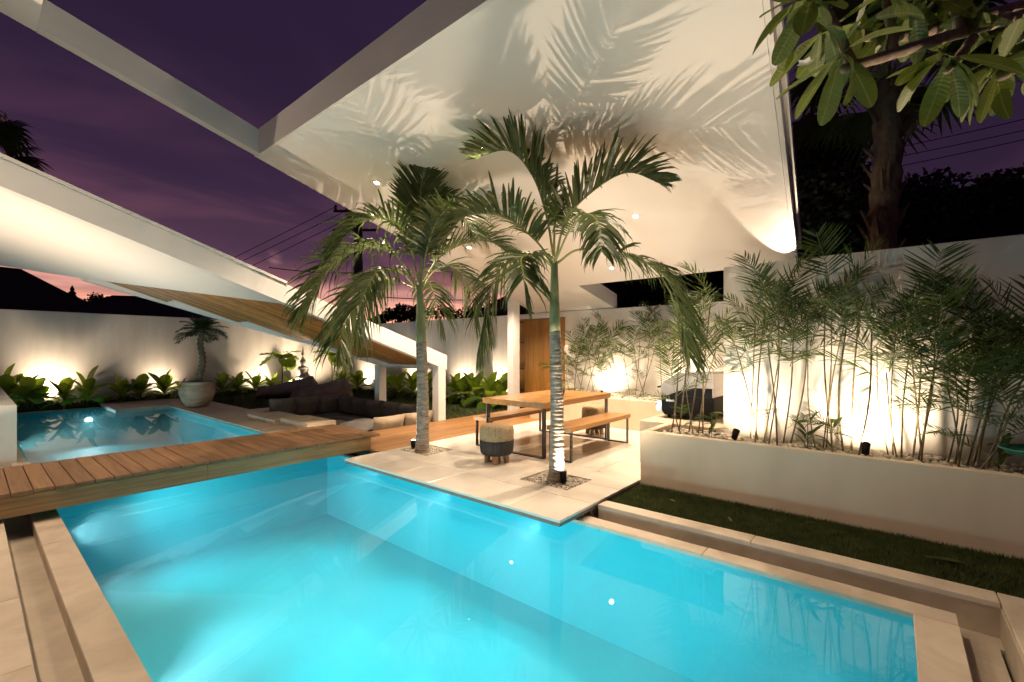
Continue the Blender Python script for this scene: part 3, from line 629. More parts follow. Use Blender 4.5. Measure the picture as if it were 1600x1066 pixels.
# ================================================================== FURNITURE
def lframe(m, x, y0, y1, z1, w_=0.055, t=0.016):
    """flat-bar rectangular leg frame standing across the table"""
    a, b_ = x - w_ / 2, x + w_ / 2
    m.box(a, b_, y0, y0 + t, 0.018, z1); m.box(a, b_, y1 - t, y1, 0.018, z1); m.box(a, b_, y0, y1, 0.001, 0.0178)
tb_ = thing('dining_table', 'long teak dining table on dark metal legs, on the tiled terrace', 'table', (6.05, 4.23, 0))
for i in range(5):
    y0 = 3.67 + i * 1.14 / 5; m = MB(); m.box(5.05, 7.0, y0 + .001, y0 + .227, 0.70, 0.78, 0, 0.003); part('plank', m, tab_m, tb_)
for x in (5.13, 6.92):
    m = MB(); lframe(m, x, 3.70, 4.78, 0.70, 0.075, 0.02); part('leg', m, metal_m, tb_)
for (y0, y1, lab) in ((3.27, 3.66, 'near teak bench in front of the dining table'), (4.72, 5.08, 'far teak bench behind the dining table')):
    bn = thing('bench', lab, 'bench', (6, (y0 + y1) / 2, 0), 'teak benches')
    for k in range(2):
        h = (y1 - y0) / 2; m = MB(); m.box(5.12, 6.92, y0 + k * h + .001, y0 + (k + 1) * h - .001, 0.41, 0.47, 0, 0.003); part('plank', m, tab_m, bn)
    for x in (5.18, 6.86):
        m = MB(); lframe(m, x, y0 + .02, y1 - .02, 0.41, 0.05, 0.016); part('leg', m, metal_m, bn)
def stool(x, y, rot, label):
    t = thing('stool', label, 'stool', (x, y, 0), 'woven stools')
    def wob(a, z): return 0.012 * math.sin(a * 22 + z * 60) + 0.008 * math.sin(z * 170 + a * 5)
    prof = [(0.01, 0.52), (0.12, 0.518), (0.185, 0.508), (0.218, 0.485), (0.228, 0.45), (0.23, 0.40), (0.229, 0.35), (0.228, 0.315)][::-1]
    m = MB(); m.lathe([(0.22, 0.312)] + prof, (x, y, 0), 66, 0, wob); part('woven_top', m, weave_m, t, True)
    def rib(a, z): return 0.022 * math.sin(a * 30)
    m = MB(); m.lathe([(0.15, 0.118), (0.195, 0.12), (0.212, 0.145), (0.222, 0.20), (0.226, 0.26), (0.226, 0.311)], (x, y, 0), 120, 0, rib); part('woven_base', m, rattan_m, t, True)
    for k in range(4):
        a = rot + k * math.pi / 2; c, s = math.cos(a), math.sin(a); m = MB()
        m.tube([(x + .135 * c, y + .135 * s, 0.0), (x + .12 * c, y + .12 * s, 0.125)], [0.036, 0.042], 14); part('leg', m, leg_m, t)
stool(4.56, 4.08, 0.6, 'round woven stool with brown top and dark base, left of the table')
stool(7.25, 4.12, 0.2, 'woven stool with dark base standing at the far end of the table')

# orchid in a pot on the table
ox, oy = 6.02, 4.05
t = thing('orchid', 'white orchid in a small dark pot on the dining table', 'plant', (ox, oy, 0.78))
m = MB(); m.lathe([(0.05, 0.781), (0.07, 0.80), (0.085, 0.86), (0.08, 0.91), (0.068, 0.905)], (ox, oy, 0), 20); part('pot', m, rattan_m, t, True)
def leaf_mesh(L, Wd, droop, fold, mat, name='leaf', n=7, shape='oval'):
    m = MB(); vs = []
    for i in range(n + 1):
        s = i / n
        if shape == 'oval': wv = Wd * (math.sin(math.pi * min(1, s * .93 + .03)) ** 0.75)
        elif shape == 'obov': wv = Wd * (0.10 + 0.90 * (math.sin(math.pi / 2 * min(1, s / .62)) ** 1.3)) * (1 if s < .62 else max(.05, (1 - ((s - .62) / .38) ** 2.4)) ** .5)
        else: wv = Wd
        x = L * (s - 0.12 * droop * s * s); z = -droop * L * 0.55 * s * s
        vs += [(x, -wv, z + fold * wv), (x, 0, z), (x, wv, z + fold * wv)]
    fs = []
    for i in range(n):
        a = i * 3; fs += [(a, a + 3, a + 4, a + 1), (a + 1, a + 4, a + 5, a + 2)]
    m.add(vs, fs); return m.mesh(name, mat, True)
def aim_m(loc, az, el, roll=0.0, s=1.0):
    return T(*loc) @ Matrix.Rotation(az, 4, 'Z') @ Matrix.Rotation(-el, 4, 'Y') @ Matrix.Rotation(roll, 4, 'X') @ Matrix.Scale(s, 4)
ol = leaf_mesh(0.24, 0.035, 0.9, 0.3, broad_m)
for k in range(5): link('leaf', ol, t, aim_m((ox, oy, 0.90), k * 1.35, 0.7, 0, random.uniform(.8, 1.1)))
for sgn in (-1, 1):
    pts = [Vector((ox, oy, 0.9)), Vector((ox + .02 * sgn, oy, 1.15)), Vector((ox + .06, oy - .05 * sgn, 1.40)), Vector((ox + .04, oy - .09 * sgn, 1.54)), Vector((ox, oy - .15 * sgn, 1.50))]
    m = MB(); m.tube(pts, 0.004, 6); part('stem', m, shaft_m, t)
    m = MB()
    for j in range(6):
        c = pts[3].lerp(pts[4], j / 5 - .1) + Vector((random.uniform(-.03, .03), 0, random.uniform(-.05, .03)))
        for q in range(5):
            a = q * 1.257 + j; u = Vector((math.cos(a) * .5, math.cos(a) * .6, math.sin(a))); v = Vector((-math.sin(a) * .5, -math.sin(a) * .6, math.cos(a)))
            m.add([c, c + u * .03 + v * .02, c + u * .055, c + u * .03 - v * .02], [(0, 1, 2, 3)])
    part('blossom', m, petal_m, t)

# barbecue grill on the counter
gx, gy = 6.55, 2.17
t = thing('barbecue_grill', 'black and stainless steel barbecue grill on the cream counter', 'grill', (gx, gy, 0.565))
def prof_x(m, prof, x0, x1):
    """side profile in y-z extruded along x"""
    k = len(prof); m.add([(x0, y, z) for y, z in prof] + [(x1, y, z) for y, z in prof], [tuple(reversed(range(k))), tuple(range(k, 2 * k))] + [(i, (i + 1) % k, k + (i + 1) % k, k + i) for i in range(k)])
GB = [(1.80, .612), (2.43, .612), (2.47, .66), (2.48, .88), (1.78, .88), (1.78, .64)]
GLID = [(1.785, .884), (2.475, .884), (2.475, 1.02), (2.44, 1.06), (2.27, 1.175), (2.22, 1.19), (1.83, 1.205), (1.79, 1.19)]
m = MB(); prof_x(m, GB, 6.22, 7.02); part('firebox', m, black_m, t)
m = MB(); prof_x(m, GLID, 6.24, 7.0); part('lid', m, steel_m, t)
m = MB(); prof_x(m, [(y * 1.0 + (2.13 - y) * -.02, .884 + (z - .884) * 1.02) for y, z in GLID], 6.215, 6.238); part('lid_end', m, lidend_m, t)
m = MB(); prof_x(m, [(1.80, .884), (2.38, .884), (2.22, .955), (2.02, 1.0), (1.80, 1.0)], 6.205, 6.2145); part('heat_shield', m, black_m, t)
m = MB(); m.tube([(6.30, 2.56, .985), (6.94, 2.56, .985)], 0.014, 10)
for x in (6.32, 6.92): m.tube([(x, 2.46, .985), (x, 2.56, .985)], 0.009, 8)
part('handle', m, black_m, t)
m = MB(); prof_x(m, [(2.482, .64), (2.57, .66), (2.55, .80), (2.482, .82)], 6.24, 7.0); part('control_panel', m, steel_m, t)
for x in (6.34, 6.53, 6.72, 6.90):
    m = MB(); m.tube([(x, 2.555, .735), (x, 2.60, .742)], [0.028, 0.022], 12); part('knob', m, black_m, t)
m = MB(); m.box(6.212, 6.219, 2.30, 2.41, .80, .825); part('badge', m, steel_m, t)
m = MB()
for x in (6.3, 6.94):
    for y in (1.86, 2.40): m.tube([(x, y, .566), (x, y, .613)], 0.022, 10)
part('foot', m, black_m, t)

# ------------------------------------------------------------------ sunken lounge
def cushion(name, c, sx, sy, sz, rz, tilt, mat, label, group):
    """puffed square cushion with pinched corners"""
    n = 8; m = MB(); vs = []; 
    for side in (1, -1):
        for i in range(n + 1):
            for j in range(n + 1):
                u, v = 2 * i / n - 1, 2 * j / n - 1; pin = 1 - 0.07 * (u * u * (1 - v * v) + v * v * (1 - u * u))
                h = (max(0, (1 - u ** 4)) * max(0, (1 - v ** 4))) ** 0.55
                vs.append((u * sx / 2 * pin, side * sy / 2 * h + 0.01 * math.sin(3 * u + c[0] * 5) * h, v * sz / 2 * pin))
    k = (n + 1) ** 2
    for side in (0, 1):
        for i in range(n):
            for j in range(n):
                a = side * k + i * (n + 1) + j; f = (a, a + 1, a + n + 2, a + n + 1); m.f.append(f if side else f[::-1]); m.m.append(0)
    m.v = vs
    o = link(name, m.mesh(name, mat, True), None, T(*c) @ Matrix.Rotation(rz, 4, 'Z') @ Matrix.Rotation(tilt, 4, 'X'))
    return tag(o, label, 'cushion', group)
sf = thing('sofa', 'charcoal U-shaped sofa base sunk below the low canopy', 'sofa', (5.6, 9.5, -0.44))
def pad(m, x0, x1, y0, y1, z0, z1):
    m.box(x0, x1, y0, y1, z0, z1, 0, 0.03)
m = MB(); pad(m, 4.66, 6.55, 10.72, 11.72, -0.43, -0.16); part('seat_pad', m, fab_m, sf)
m = MB(); pad(m, 5.75, 6.55, 8.42, 10.71, -0.43, -0.16); part('seat_pad', m, fab_m, sf)
m = MB(); pad(m, 4.70, 6.55, 7.55, 8.41, -0.43, -0.16); part('seat_pad', m, fab_m, sf)
G_ = 'loose cushions of the sunken sofa'
for k in range(3): cushion('cushion', (4.98 + k * 0.62, 11.55, 0.08), 0.66, 0.24, 0.52, 0.0, 0.16, fab_m, 'charcoal back cushion in the rear row of the sunken sofa, %s from the left' % ORD[k], G_)
for k in range(5): cushion('cushion', (6.42, 11.05 - k * 0.66, 0.06), 0.68, 0.24, 0.50, R(90), -0.16, fab_m, 'charcoal back cushion in the right row of the sunken sofa, %s from the back corner' % ORD[k], G_)
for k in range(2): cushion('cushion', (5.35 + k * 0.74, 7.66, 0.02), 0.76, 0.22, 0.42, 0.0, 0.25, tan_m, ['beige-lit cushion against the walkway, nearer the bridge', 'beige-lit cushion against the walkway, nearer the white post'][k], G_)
cushion('cushion', (5.05, 8.15, -0.04), 0.8, 0.3, 0.8, 0.2, R(90), fab_m, 'flat dark floor cushion beside the end of the footbridge', G_)
t = thing('coffee_table', 'small low round pale-topped table inside the sunken sofa', 'table', (4.95, 9.35, -0.44))
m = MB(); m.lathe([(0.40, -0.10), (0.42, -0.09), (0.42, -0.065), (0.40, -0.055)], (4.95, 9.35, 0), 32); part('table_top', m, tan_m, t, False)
m = MB(); m.lathe([(0.22, -0.44), (0.16, -0.3), (0.10, -0.101)], (4.95, 9.35, 0), 20); part('pedestal', m, metal_m, t, True)
def beanbag(c, L, wd, h, rz, label):
    m = MB(); n, k = 26, 18; vs = []
    for i in range(k + 1):
        s = i / k
        for j in range(n):
            a = 6.2832 * j / n; top = math.sin(a)
            rx = wd / 2 * (math.sin(math.pi * (0.06 + 0.90 * s)) ** 0.55)
            hh = h * (0.42 + 0.58 * s ** 1.4) * (1 if s < .86 else max(0.02, 1 - ((s - .86) / .14) ** 2))
            hh *= min(1, (s / .12 + .05)) ** .6
            y = rx * math.cos(a); z = hh * (0.5 + 0.5 * top) if top > 0 else hh * 0.5 * (1 + top) ** 0.6
            wr = 0.02 * mnoise.noise(Vector((s * 4 + c[0], math.cos(a) * 1.6, math.sin(a) * 1.6)))
            vs.append((-L / 2 + L * s - 0.12 * L * (z / h) * (1 - s) + wr, y * (1 - .35 * (z / h)) + wr, max(0.0, z + wr * 2)))
    m.add(vs, [(i * n + j, i * n + (j + 1) % n, (i + 1) * n + (j + 1) % n, (i + 1) * n + j) for i in range(k) for j in range(n)] + [tuple(reversed(range(n))), tuple(range(k * n, (k + 1) * n))])
    o = link('bean_bag', m.mesh('bean_bag', fab2_m, True), None, T(*c) @ Matrix.Rotation(rz, 4, 'Z')); tag(o, label, 'bean bag', 'bean bags on the lawn')
beanbag((6.55, 14.7, -0.03), 1.9, 1.1, 0.82, R(-40), 'taupe bean bag lounger on the lawn, the farther and left one')
beanbag((6.95, 13.35, -0.03), 1.8, 1.15, 0.80, R(-42), 'taupe bean bag lounger on the lawn, the nearer and right one')

# ------------------------------------------------------------------ clay urn with a small palm
ux, uy = 3.92, 14.2
m = MB(); m.lathe([(0.20, 0.008), (0.24, 0.02), (0.33, 0.16), (0.40, 0.33), (0.41, 0.42), (0.385, 0.52), (0.33, 0.60), (0.325, 0.625), (0.365, 0.65), (0.365, 0.675), (0.33, 0.68), (0.30, 0.62)], (ux, uy, 0), 40, 0, lambda a, z: 0.006 * math.sin(z * 90) + 0.01 * mnoise.noise(Vector((math.cos(a) * 2, math.sin(a) * 2, z * 6))))
solo('clay_urn', m, urn_m, 'big weathered round clay urn on the terrace beside the far pool', 'urn', None, True)

# statue: seated figure on a plinth, seen against the bright wall
sx, sy = 8.25, 17.35
t = thing('statue', 'small grey stone seated figure with topknot before the bright wall', 'statue', (sx, sy, 0))
m = MB(); m.box(sx - .28, sx + .28, sy - .28, sy + .28, -0.03, 0.42, 0, 0.02); part('plinth', m, conc_m, t)
m = MB()
for c, r in (((0, 0, .50), (.34, .26, .10)), ((-.2, -.1, .50), (.16, .2, .09)), ((.2, -.1, .50), (.16, .2, .09)), ((0, 0.02, .72), (.19, .14, .24)), ((0, .02, .90), (.25, .12, .10)), ((-.25, -.02, .74), (.07, .08, .20)), ((.25, -.02, .74), (.07, .08, .20)), ((0, -.12, .58), (.18, .07, .05)), ((0, .01, 1.02), (.065, .065, .10)), ((0, 0, 1.15), (.105, .115, .145)), ((0, .01, 1.29), (.05, .05, .07)), ((-.11, .01, 1.14), (.02, .03, .07)), ((.11, .01, 1.14), (.02, .03, .07)), ((0, -.115, 1.14), (.02, .03, .035))):
    m.ball(c, r, 14, 10)
o = link('figure', m.mesh('figure', statue_m, True), t, T(sx, sy, -0.02) @ Matrix.Rotation(R(25), 4, 'Z') @ Matrix.Scale(.95, 4)); rm = o.modifiers.new('remesh', 'REMESH'); rm.mode = 'VOXEL'; rm.voxel_size = 0.018; rm.use_smooth_shade = True
m = MB(); m.lathe([(0.045, 1.30), (0.055, 1.36), (0.03, 1.46), (0.012, 1.60), (0.004, 1.68)], (sx, sy + .01, 0), 12); part('topknot_flame', m, statue_m, t, True)

# teal garden bowl at the far end of the planter
m = MB(); c = P(1622, 702, 3.45)
m.lathe([(0.10, -0.06), (0.16, -0.05), (0.20, 0.0), (0.215, 0.0), (0.21, -0.012), (0.15, -0.035), (0.02, -0.04)], (c.x, c.y, c.z), 30, 0); m.lathe([(0.07, -0.20), (0.05, -0.06)], (c.x, c.y, c.z), 14, 0)
solo('garden_bowl', m, teal_m, 'teal plastic bowl among the cane palms at the right edge', 'bowl', None, True)

# ================================================================== PALMS
def bez(pts, n):
    """Catmull-Rom through the points"""
    p = [Vector(q) for q in pts]; p = [p[0] * 2 - p[1]] + p + [p[-1] * 2 - p[-2]]; out = []
    for i in range(1, len(p) - 2):
        for k in range(n):
            t = k / n; a, b_, c, d = p[i - 1:i + 3]
            out.append(0.5 * ((2 * b_) + (c - a) * t + (2 * a - 5 * b_ + 4 * c - d) * t * t + (3 * b_ - a - 3 * c + d) * t ** 3))
    out.append(p[-2]); return out
def frond(spine, n=44, L=0.45, w=0.032, start=0.22, lift=0.35, droop=0.55, fwd=0.75, rbase=0.016, up=None, seed=0, split=0.0):
    """pinnate leaf: tapering midrib and two rows of bent leaflets"""
    rnd = random.Random(seed); m = MB(); N = len(spine) - 1
    m.tube(spine, [max(0.0022, rbase * (1 - 0.92 * i / N)) for i in range(N + 1)], 6, 1)
    cum = [0.0]
    for i in range(N): cum.append(cum[-1] + (spine[i + 1] - spine[i]).length)
    def at(s):
        d = s * cum[-1]
        for i in range(N):
            if cum[i + 1] >= d or i == N - 1:
                t = (d - cum[i]) / max(1e-6, cum[i + 1] - cum[i]); return spine[i].lerp(spine[i + 1], t), (spine[i + 1] - spine[i]).normalized()
    Z = Vector((0, 0, 1))
    for i in range(n):
        s = start + (1 - start) * (i + rnd.random() * .6) / n; s = min(s, 1.0); p, tg = at(s)
        ref = up if up is not None else Z
        sd = tg.cross(ref)
        if sd.length < 0.25: sd = tg.cross(Vector((SA, -CA, 0)) if abs(tg.z) > .9 else ref)
        sd.normalize(); nn = sd.cross(tg).normalized()
        q = (s - start) / (1 - start); Lq = L * (0.55 + 0.75 * math.sin(math.pi * min(1, q * .80 + .12)) ** .8) * (1 - .45 * q ** 4) * rnd.uniform(.85, 1.1)
        for sg in (-1, 1):
            if rnd.random() < .05: continue
            f = fwd * (0.7 + 0.75 * q) + rnd.uniform(-.12, .12); lf = lift + rnd.uniform(-.22, .22)
            d = (sd * sg + tg * f + nn * lf).normalized()
            wd = tg - d * tg.dot(d); wd = wd.normalized() if wd.length > 1e-3 else nn
            wd = (wd + d.cross(wd) * rnd.uniform(-.6, .6)).normalized()
            dr = droop * rnd.uniform(.5, 1.4); ww = w * rnd.uniform(.8, 1.15)
            vs = []
            for (u, wv) in ((0.0, .35), (0.3, 1.0), (0.62, .8), (0.86, .4)):
                c = p + d * Lq * u * (1 - .18 * dr * u) - Z * dr * Lq * .62 * u * u
                vs += [c - wd * ww * wv / 2, c + wd * ww * wv / 2]
            tip = p + d * Lq * (1 - .22 * dr) - Z * dr * Lq * .72; vs.append(tip)
            m.add(vs, [(0, 1, 3, 2), (2, 3, 5, 4), (4, 5, 7, 6), (6, 7, 8)], 0)
    return m
def ringed_trunk(p0, p1, r0, r1, bow, mat, parent, name='trunk', ring=0.045, n=24, amp=0.022):
    m = MB(); H_ = p1.z - p0.z; z = 0.0; pts, rad = [], []; rnd = random.Random(int(p0.x * 1000))
    while z < H_:
        s = z / H_; base = (r0 + (r1 - r0) * s ** .8) * (1 + .22 * math.exp(-s * 16)); c = p0.lerp(p1, s) + Vector((bow[0], bow[1], 0)) * math.sin(math.pi * s)
        h = ring * rnd.uniform(.5, 1.5)
        for (dz, k) in ((0, 1 - amp), (h * .25, 1 + amp * rnd.uniform(.3, 1.2)), (h * .55, 1 + amp * rnd.uniform(.1, .5)), (h * .9, 1 - amp * .4)):
            pts.append(c + Vector((rnd.uniform(-.001, .001), rnd.uniform(-.001, .001), dz))); rad.append(base * k)
        z += h
    pts = [q for i, q in enumerate(pts) if i == 0 or q.z > pts[i - 1].z + 1e-4] if False else pts
    m.tube(pts, rad, n); return part(name, m, mat, parent, True)
def palm_tree(label, base, top, fr, r0, r1, shaft_px, seed):
    t = thing('palm_tree', label, 'palm tree', base, 'ringed palms in the terrace')
    base, top, sh = Vector(base), Vector(top), Vector(shaft_px)
    ringed_trunk(base, sh, r0, r1, (0.012, -0.01), bark_m, t)
    m = MB(); a = [sh.lerp(top, k / 8) for k in range(9)]
    m.tube(a, [r1 * .98, r1 * .96, r1 * .90, r1 * .84, r1 * .78, r1 * .72, r1 * .66, r1 * .62, r1 * .45], 16); part('crownshaft', m, shaft_m, t, True)
    for i, (pts, kw) in enumerate(fr):
        sp = bez(pts, 6); part('frond', frond(sp, seed=seed + i, **kw), [frond_m, rach_m], t)
    return t
def pp(d0, *q): return [P(x, y, d0 + dd) for x, y, dd in q]
d1 = 5.33
F1 = [
 (pp(d1, (866, 408, 0), (853, 335, .05), (832, 275, .1), (795, 236, .15), (742, 247, .2)), dict(n=80, L=0.56, lift=.75, droop=.25, fwd=.8, w=.038)),
 (pp(d1, (868, 408, 0), (884, 345, -.1), (925, 300, -.2), (980, 270, -.3), (1034, 288, -.35)), dict(n=80, L=0.54, lift=.7, droop=.3, fwd=.85, w=.038)),
 (pp(d1, (863, 412, 0), (836, 375, -.25), (785, 338, -.45), (728, 338, -.6), (698, 372, -.7)), dict(n=80, L=0.52, lift=.7, droop=.45, fwd=.8)),
 (pp(d1, (862, 415, 0), (835, 398, .2), (800, 400, .4), (768, 450, .5), (745, 555, .55)), dict(n=84, L=0.52, lift=.25, droop=.8, fwd=.7)),
 (pp(d1, (864, 415, 0), (838, 399, -.3), (815, 403, -.6), (818, 430, -.75), (822, 470, -.8)), dict(n=57, L=0.38, lift=.3, droop=.7)),
 (pp(d1, (870, 412, 0), (905, 390, -.1), (970, 397, -.3), (1045, 440, -.45), (1078, 560, -.5)), dict(n=93, L=0.56, lift=.35, droop=.75, fwd=.7)),
 (pp(d1, (868, 408, 0), (890, 360, -.35), (915, 335, -.8), (935, 350, -1.1), (940, 395, -1.25)), dict(n=57, L=0.38, lift=.3, droop=.8)),
 (pp(d1, (866, 404, 0), (866, 350, 0), (868, 300, .02), (870, 262, .05)), dict(n=42, L=0.25, lift=.05, droop=.1, fwd=2.4, w=.02)),
]
palm_tree('nearer ringed palm on the terrace, white-lit foot, crown against the soffit', (4.385, 2.995, -0.03), P(866, 400, d1), F1, 0.088, 0.068, P(867, 520, d1), 100)
d2 = 6.84
F2 = [
 (pp(d2, (656, 452, 0), (661, 380, 0), (670, 300, .05), (684, 232, .1), (704, 205, .15)), dict(n=92, L=0.62, lift=.12, droop=.12, fwd=1.0, w=.04, up=Vector((-CA, -SA, 0)))),
 (pp(d2, (655, 450, 0), (658, 385, -.15), (656, 320, -.3), (664, 262, -.4), (682, 232, -.5)), dict(n=70, L=0.5, lift=.12, droop=.15, fwd=1.1, w=.036, up=Vector((-CA, -SA, .3)))),
 (pp(d2, (652, 448, 0), (618, 400, -.1), (570, 388, -.2), (515, 420, -.3), (478, 490, -.35)), dict(n=99, L=0.69, lift=.5, droop=.85, fwd=.65, w=.041)),
 (pp(d2, (650, 452, 0), (605, 434, .2), (565, 448, .35), (540, 500, .45), (528, 560, .5)), dict(n=90, L=0.62, lift=.3, droop=.9, w=.038)),
 (pp(d2, (660, 445, 0), (684, 405, .1), (722, 382, .2), (765, 378, .3), (800, 400, .35)), dict(n=76, L=0.56, lift=.55, droop=.5)),
 (pp(d2, (660, 450, 0), (678, 425, .4), (705, 415, .8), (735, 450, 1.1), (742, 510, 1.2)), dict(n=64, L=0.56, lift=.3, droop=.8)),
 (pp(d2, (658, 455, 0), (668, 440, .5), (678, 460, .9), (690, 520, 1.05)), dict(n=54, L=0.45, lift=.2, droop=.9)),
 (pp(d2, (656, 448, 0), (640, 385, -.2), (610, 345, -.4), (560, 350, -.6), (520, 395, -.7)), dict(n=86, L=0.58, lift=.6, droop=.7, w=.038)),
 (pp(d2, (658, 446, 0), (668, 385, -.3), (690, 335, -.6), (718, 330, -.85), (740, 365, -1.0)), dict(n=70, L=0.52, lift=.5, droop=.6)),
 (pp(d2, (652, 452, 0), (625, 425, -.5), (590, 425, -.9), (565, 470, -1.15), (556, 520, -1.2)), dict(n=74, L=0.56, lift=.3, droop=.9)),
]
palm_tree('farther ringed palm beside the footbridge, drooping crown over the low canopy', (4.35, 5.38, -0.03), P(656, 440, d2), F2, 0.098, 0.078, P(658, 535, d2), 200)

# pygmy date palm in the urn
t = thing('small_palm', 'small feathery palm with curved rough trunk growing from the clay urn', 'palm', (ux, uy, 0.6))
d3 = 12.0
tk = bez([(ux, uy, 0.60), P(314, 580, d3), P(317, 560, d3), P(313, 538, d3), P(316, 518, d3)], 8)
m = MB(); m.tube(tk, [0.085 + 0.018 * math.sin(i * 2.4) - 0.0006 * i for i in range(len(tk))], 12); part('trunk', m, hair_m, t, True)
topu = tk[-1]
for k in range(26):
    a = k * 2.4; e = R(75) - (k / 26) * R(80); L_ = random.uniform(.62, .78); h = Vector((math.cos(a), math.sin(a), 0))
    sp = [topu + h * L_ * s * math.cos(e) * (1 - .1 * s) + Vector((0, 0, L_ * (s * math.sin(e) - .42 * s * s))) for s in [i / 7 for i in range(8)]]
    part('frond', frond(sp, 34, 0.18, 0.017, .15, .25, .35, .8, .007, seed=300 + k), [frond_m, rach_m], t)

# ------------------------------------------------------------------ cane palms in the planters
CF = []
for k in range(7):
    rr = random.Random(40 + k); L_ = rr.uniform(.50, .72); cv = rr.uniform(.10, .55)
    sp = [Vector((L_ * s * (1 - .18 * cv * s), 0.03 * math.sin(s * 3 + k), L_ * (-.55 * cv * s * s))) for s in [i / 8 for i in range(9)]]
    CF.append(frond(sp, 14, 0.26, 0.0165, .2, .15, .28, .75, .005, seed=500 + k).mesh('frond', [bam_m, rach_m]))
def cane_clump(label, canes, zbase, seed, nf=(3, 5), group='cane palms in the planters', fs=1.0, low=2):
    """canes: (base xy, top xyz)"""
    rnd = random.Random(seed); b0 = canes[0][0]
    t = thing('cane_palm', label, 'cane palm', (b0[0], b0[1], zbase), group)
    for (bx, by), top in canes:
        top = Vector(top); p0 = Vector((bx, by, zbase - .05)); mid = p0.lerp(top, .5) + Vector((rnd.uniform(-.03, .03), rnd.uniform(-.05, .05), 0))
        sp = bez([p0, mid, top], 8); r0 = rnd.uniform(.0062, .0095) ; m = MB()
        m.tube(sp, [r0 * (1.1 if i % 2 else .95) * (1 - .3 * i / len(sp)) for i in range(len(sp))], 7); part('cane', m, cane_m, t, True)
        k = rnd.randint(*nf) if rnd.random() < .8 else 1; a0 = rnd.uniform(0, 6.28)
        for i in range(k):
            s = 1 - (i / k) * 0.34; idx = min(len(sp) - 1, int(s * (len(sp) - 1))); p = sp[idx]
            link('frond', CF[rnd.randrange(7)], t, aim_m(p, a0 + i * 2.3 + rnd.uniform(-.4, .4), R(rnd.uniform(62, 84) - 58 * i / k), rnd.uniform(-.4, .4), fs * rnd.uniform(.68, 1.08)))
        if rnd.random() < low / 10:
            p = sp[rnd.randint(2, 6)]; link('frond', CF[rnd.randrange(7)], t, aim_m(p, rnd.uniform(0, 6.28), R(rnd.uniform(20, 60)), 0, fs * rnd.uniform(.5, .75)))
    return t
def near_canes(lst, X=5.45, zb=0.5):
    out = []
    for (bx, tx, ty, dx) in lst:
        d_ = ray(bx, 690); b_ = Vector((X + dx, d_.y * (X + dx) / d_.x)); tp = atx(tx, ty + 42, min(5.68, X + dx + random.uniform(-.06, .06))); out.append(((b_.x, b_.y), tp))
    return out
NC = [
 ('thin cane palm at the barbecue end of the long planter', [(1048, 1060, 520, 0), (1060, 1082, 470, .1), (1066, 1058, 560, -.1), (1075, 1100, 455, .12), (1085, 1070, 500, 0), (1098, 1110, 430, .1), (1090, 1120, 500, .05)], (3, 4)),
 ('dense dark cane palm left of the middle in the long planter', [(1172, 1180, 450, .1), (1180, 1196, 432, 0), (1192, 1230, 440, .1), (1200, 1215, 420, -.05), (1222, 1240, 470, 0), (1233, 1262, 455, .1), (1186, 1150, 500, .1), (1215, 1200, 500, -.1)], (6, 8)),
 ('cane palm rising above the wall top in the long planter', [(1275, 1262, 520, .1), (1285, 1300, 440, .08), (1290, 1330, 420, .12), (1302, 1290, 410, .1), (1318, 1322, 470, 0), (1330, 1345, 425, .1)], (3, 4)),
 ('cane palm with bright-lit stems in the middle of the long planter', [(1340, 1362, 480, -.1), (1390, 1370, 500, .1), (1396, 1400, 470, .05), (1403, 1385, 540, 0), (1408, 1425, 480, .1)], (3, 4)),
 ('cane palm with one tall feather leaf right of the bright spot', [(1425, 1440, 500, .1), (1433, 1460, 425, .1), (1442, 1420, 460, .08), (1438, 1475, 470, 0)], (3, 4)),
 ('dark bushy cane palm at the right end of the long planter', [(1478, 1490, 520, 0), (1490, 1520, 480, .1), (1500, 1480, 560, -.1), (1508, 1545, 470, .1), (1516, 1560, 520, 0), (1525, 1590, 500, .1), (1532, 1610, 560, 0), (1540, 1640, 480, .1), (1495, 1510, 620, -.1), (1520, 1575, 610, -.1)], (6, 8)),
]
for i, (lab, lst, nf) in enumerate(NC): cane_clump(lab, near_canes(lst), 0.5, 700 + i, nf, low=5)
FC = [
 ('cane palm against the far wall, next to the gate', [(890, 885, 545, 0), (897, 905, 530, .1), (905, 925, 520, .1), (912, 900, 560, 0)]),
 ('cane palm against the far wall, left of the bright spot', [(915, 935, 530, .1), (922, 950, 515, .1), (928, 918, 520, 0), (938, 940, 560, .1)]),
 ('cane palm against the far wall, right of the bright spot', [(985, 975, 540, 0), (992, 1000, 500, .1), (1003, 1015, 495, .1), (1008, 990, 520, .1), (998, 1025, 520, 0)]),
 ('cane palm against the far wall, behind the barbecue', [(1035, 1030, 500, .1), (1045, 1055, 490, .1), (1060, 1070, 500, .1), (1052, 1040, 530, 0)]),
]
for i, (lab, lst) in enumerate(FC): cane_clump(lab, [((9.3 + q[3], ray(q[0], 640).y * (9.3 + q[3]) / ray(q[0], 640).x), atx(q[1], q[2] + 18, 9.3 + q[3])) for q in lst], 0.5, 800 + i, (3, 5), fs=1.2, low=5)
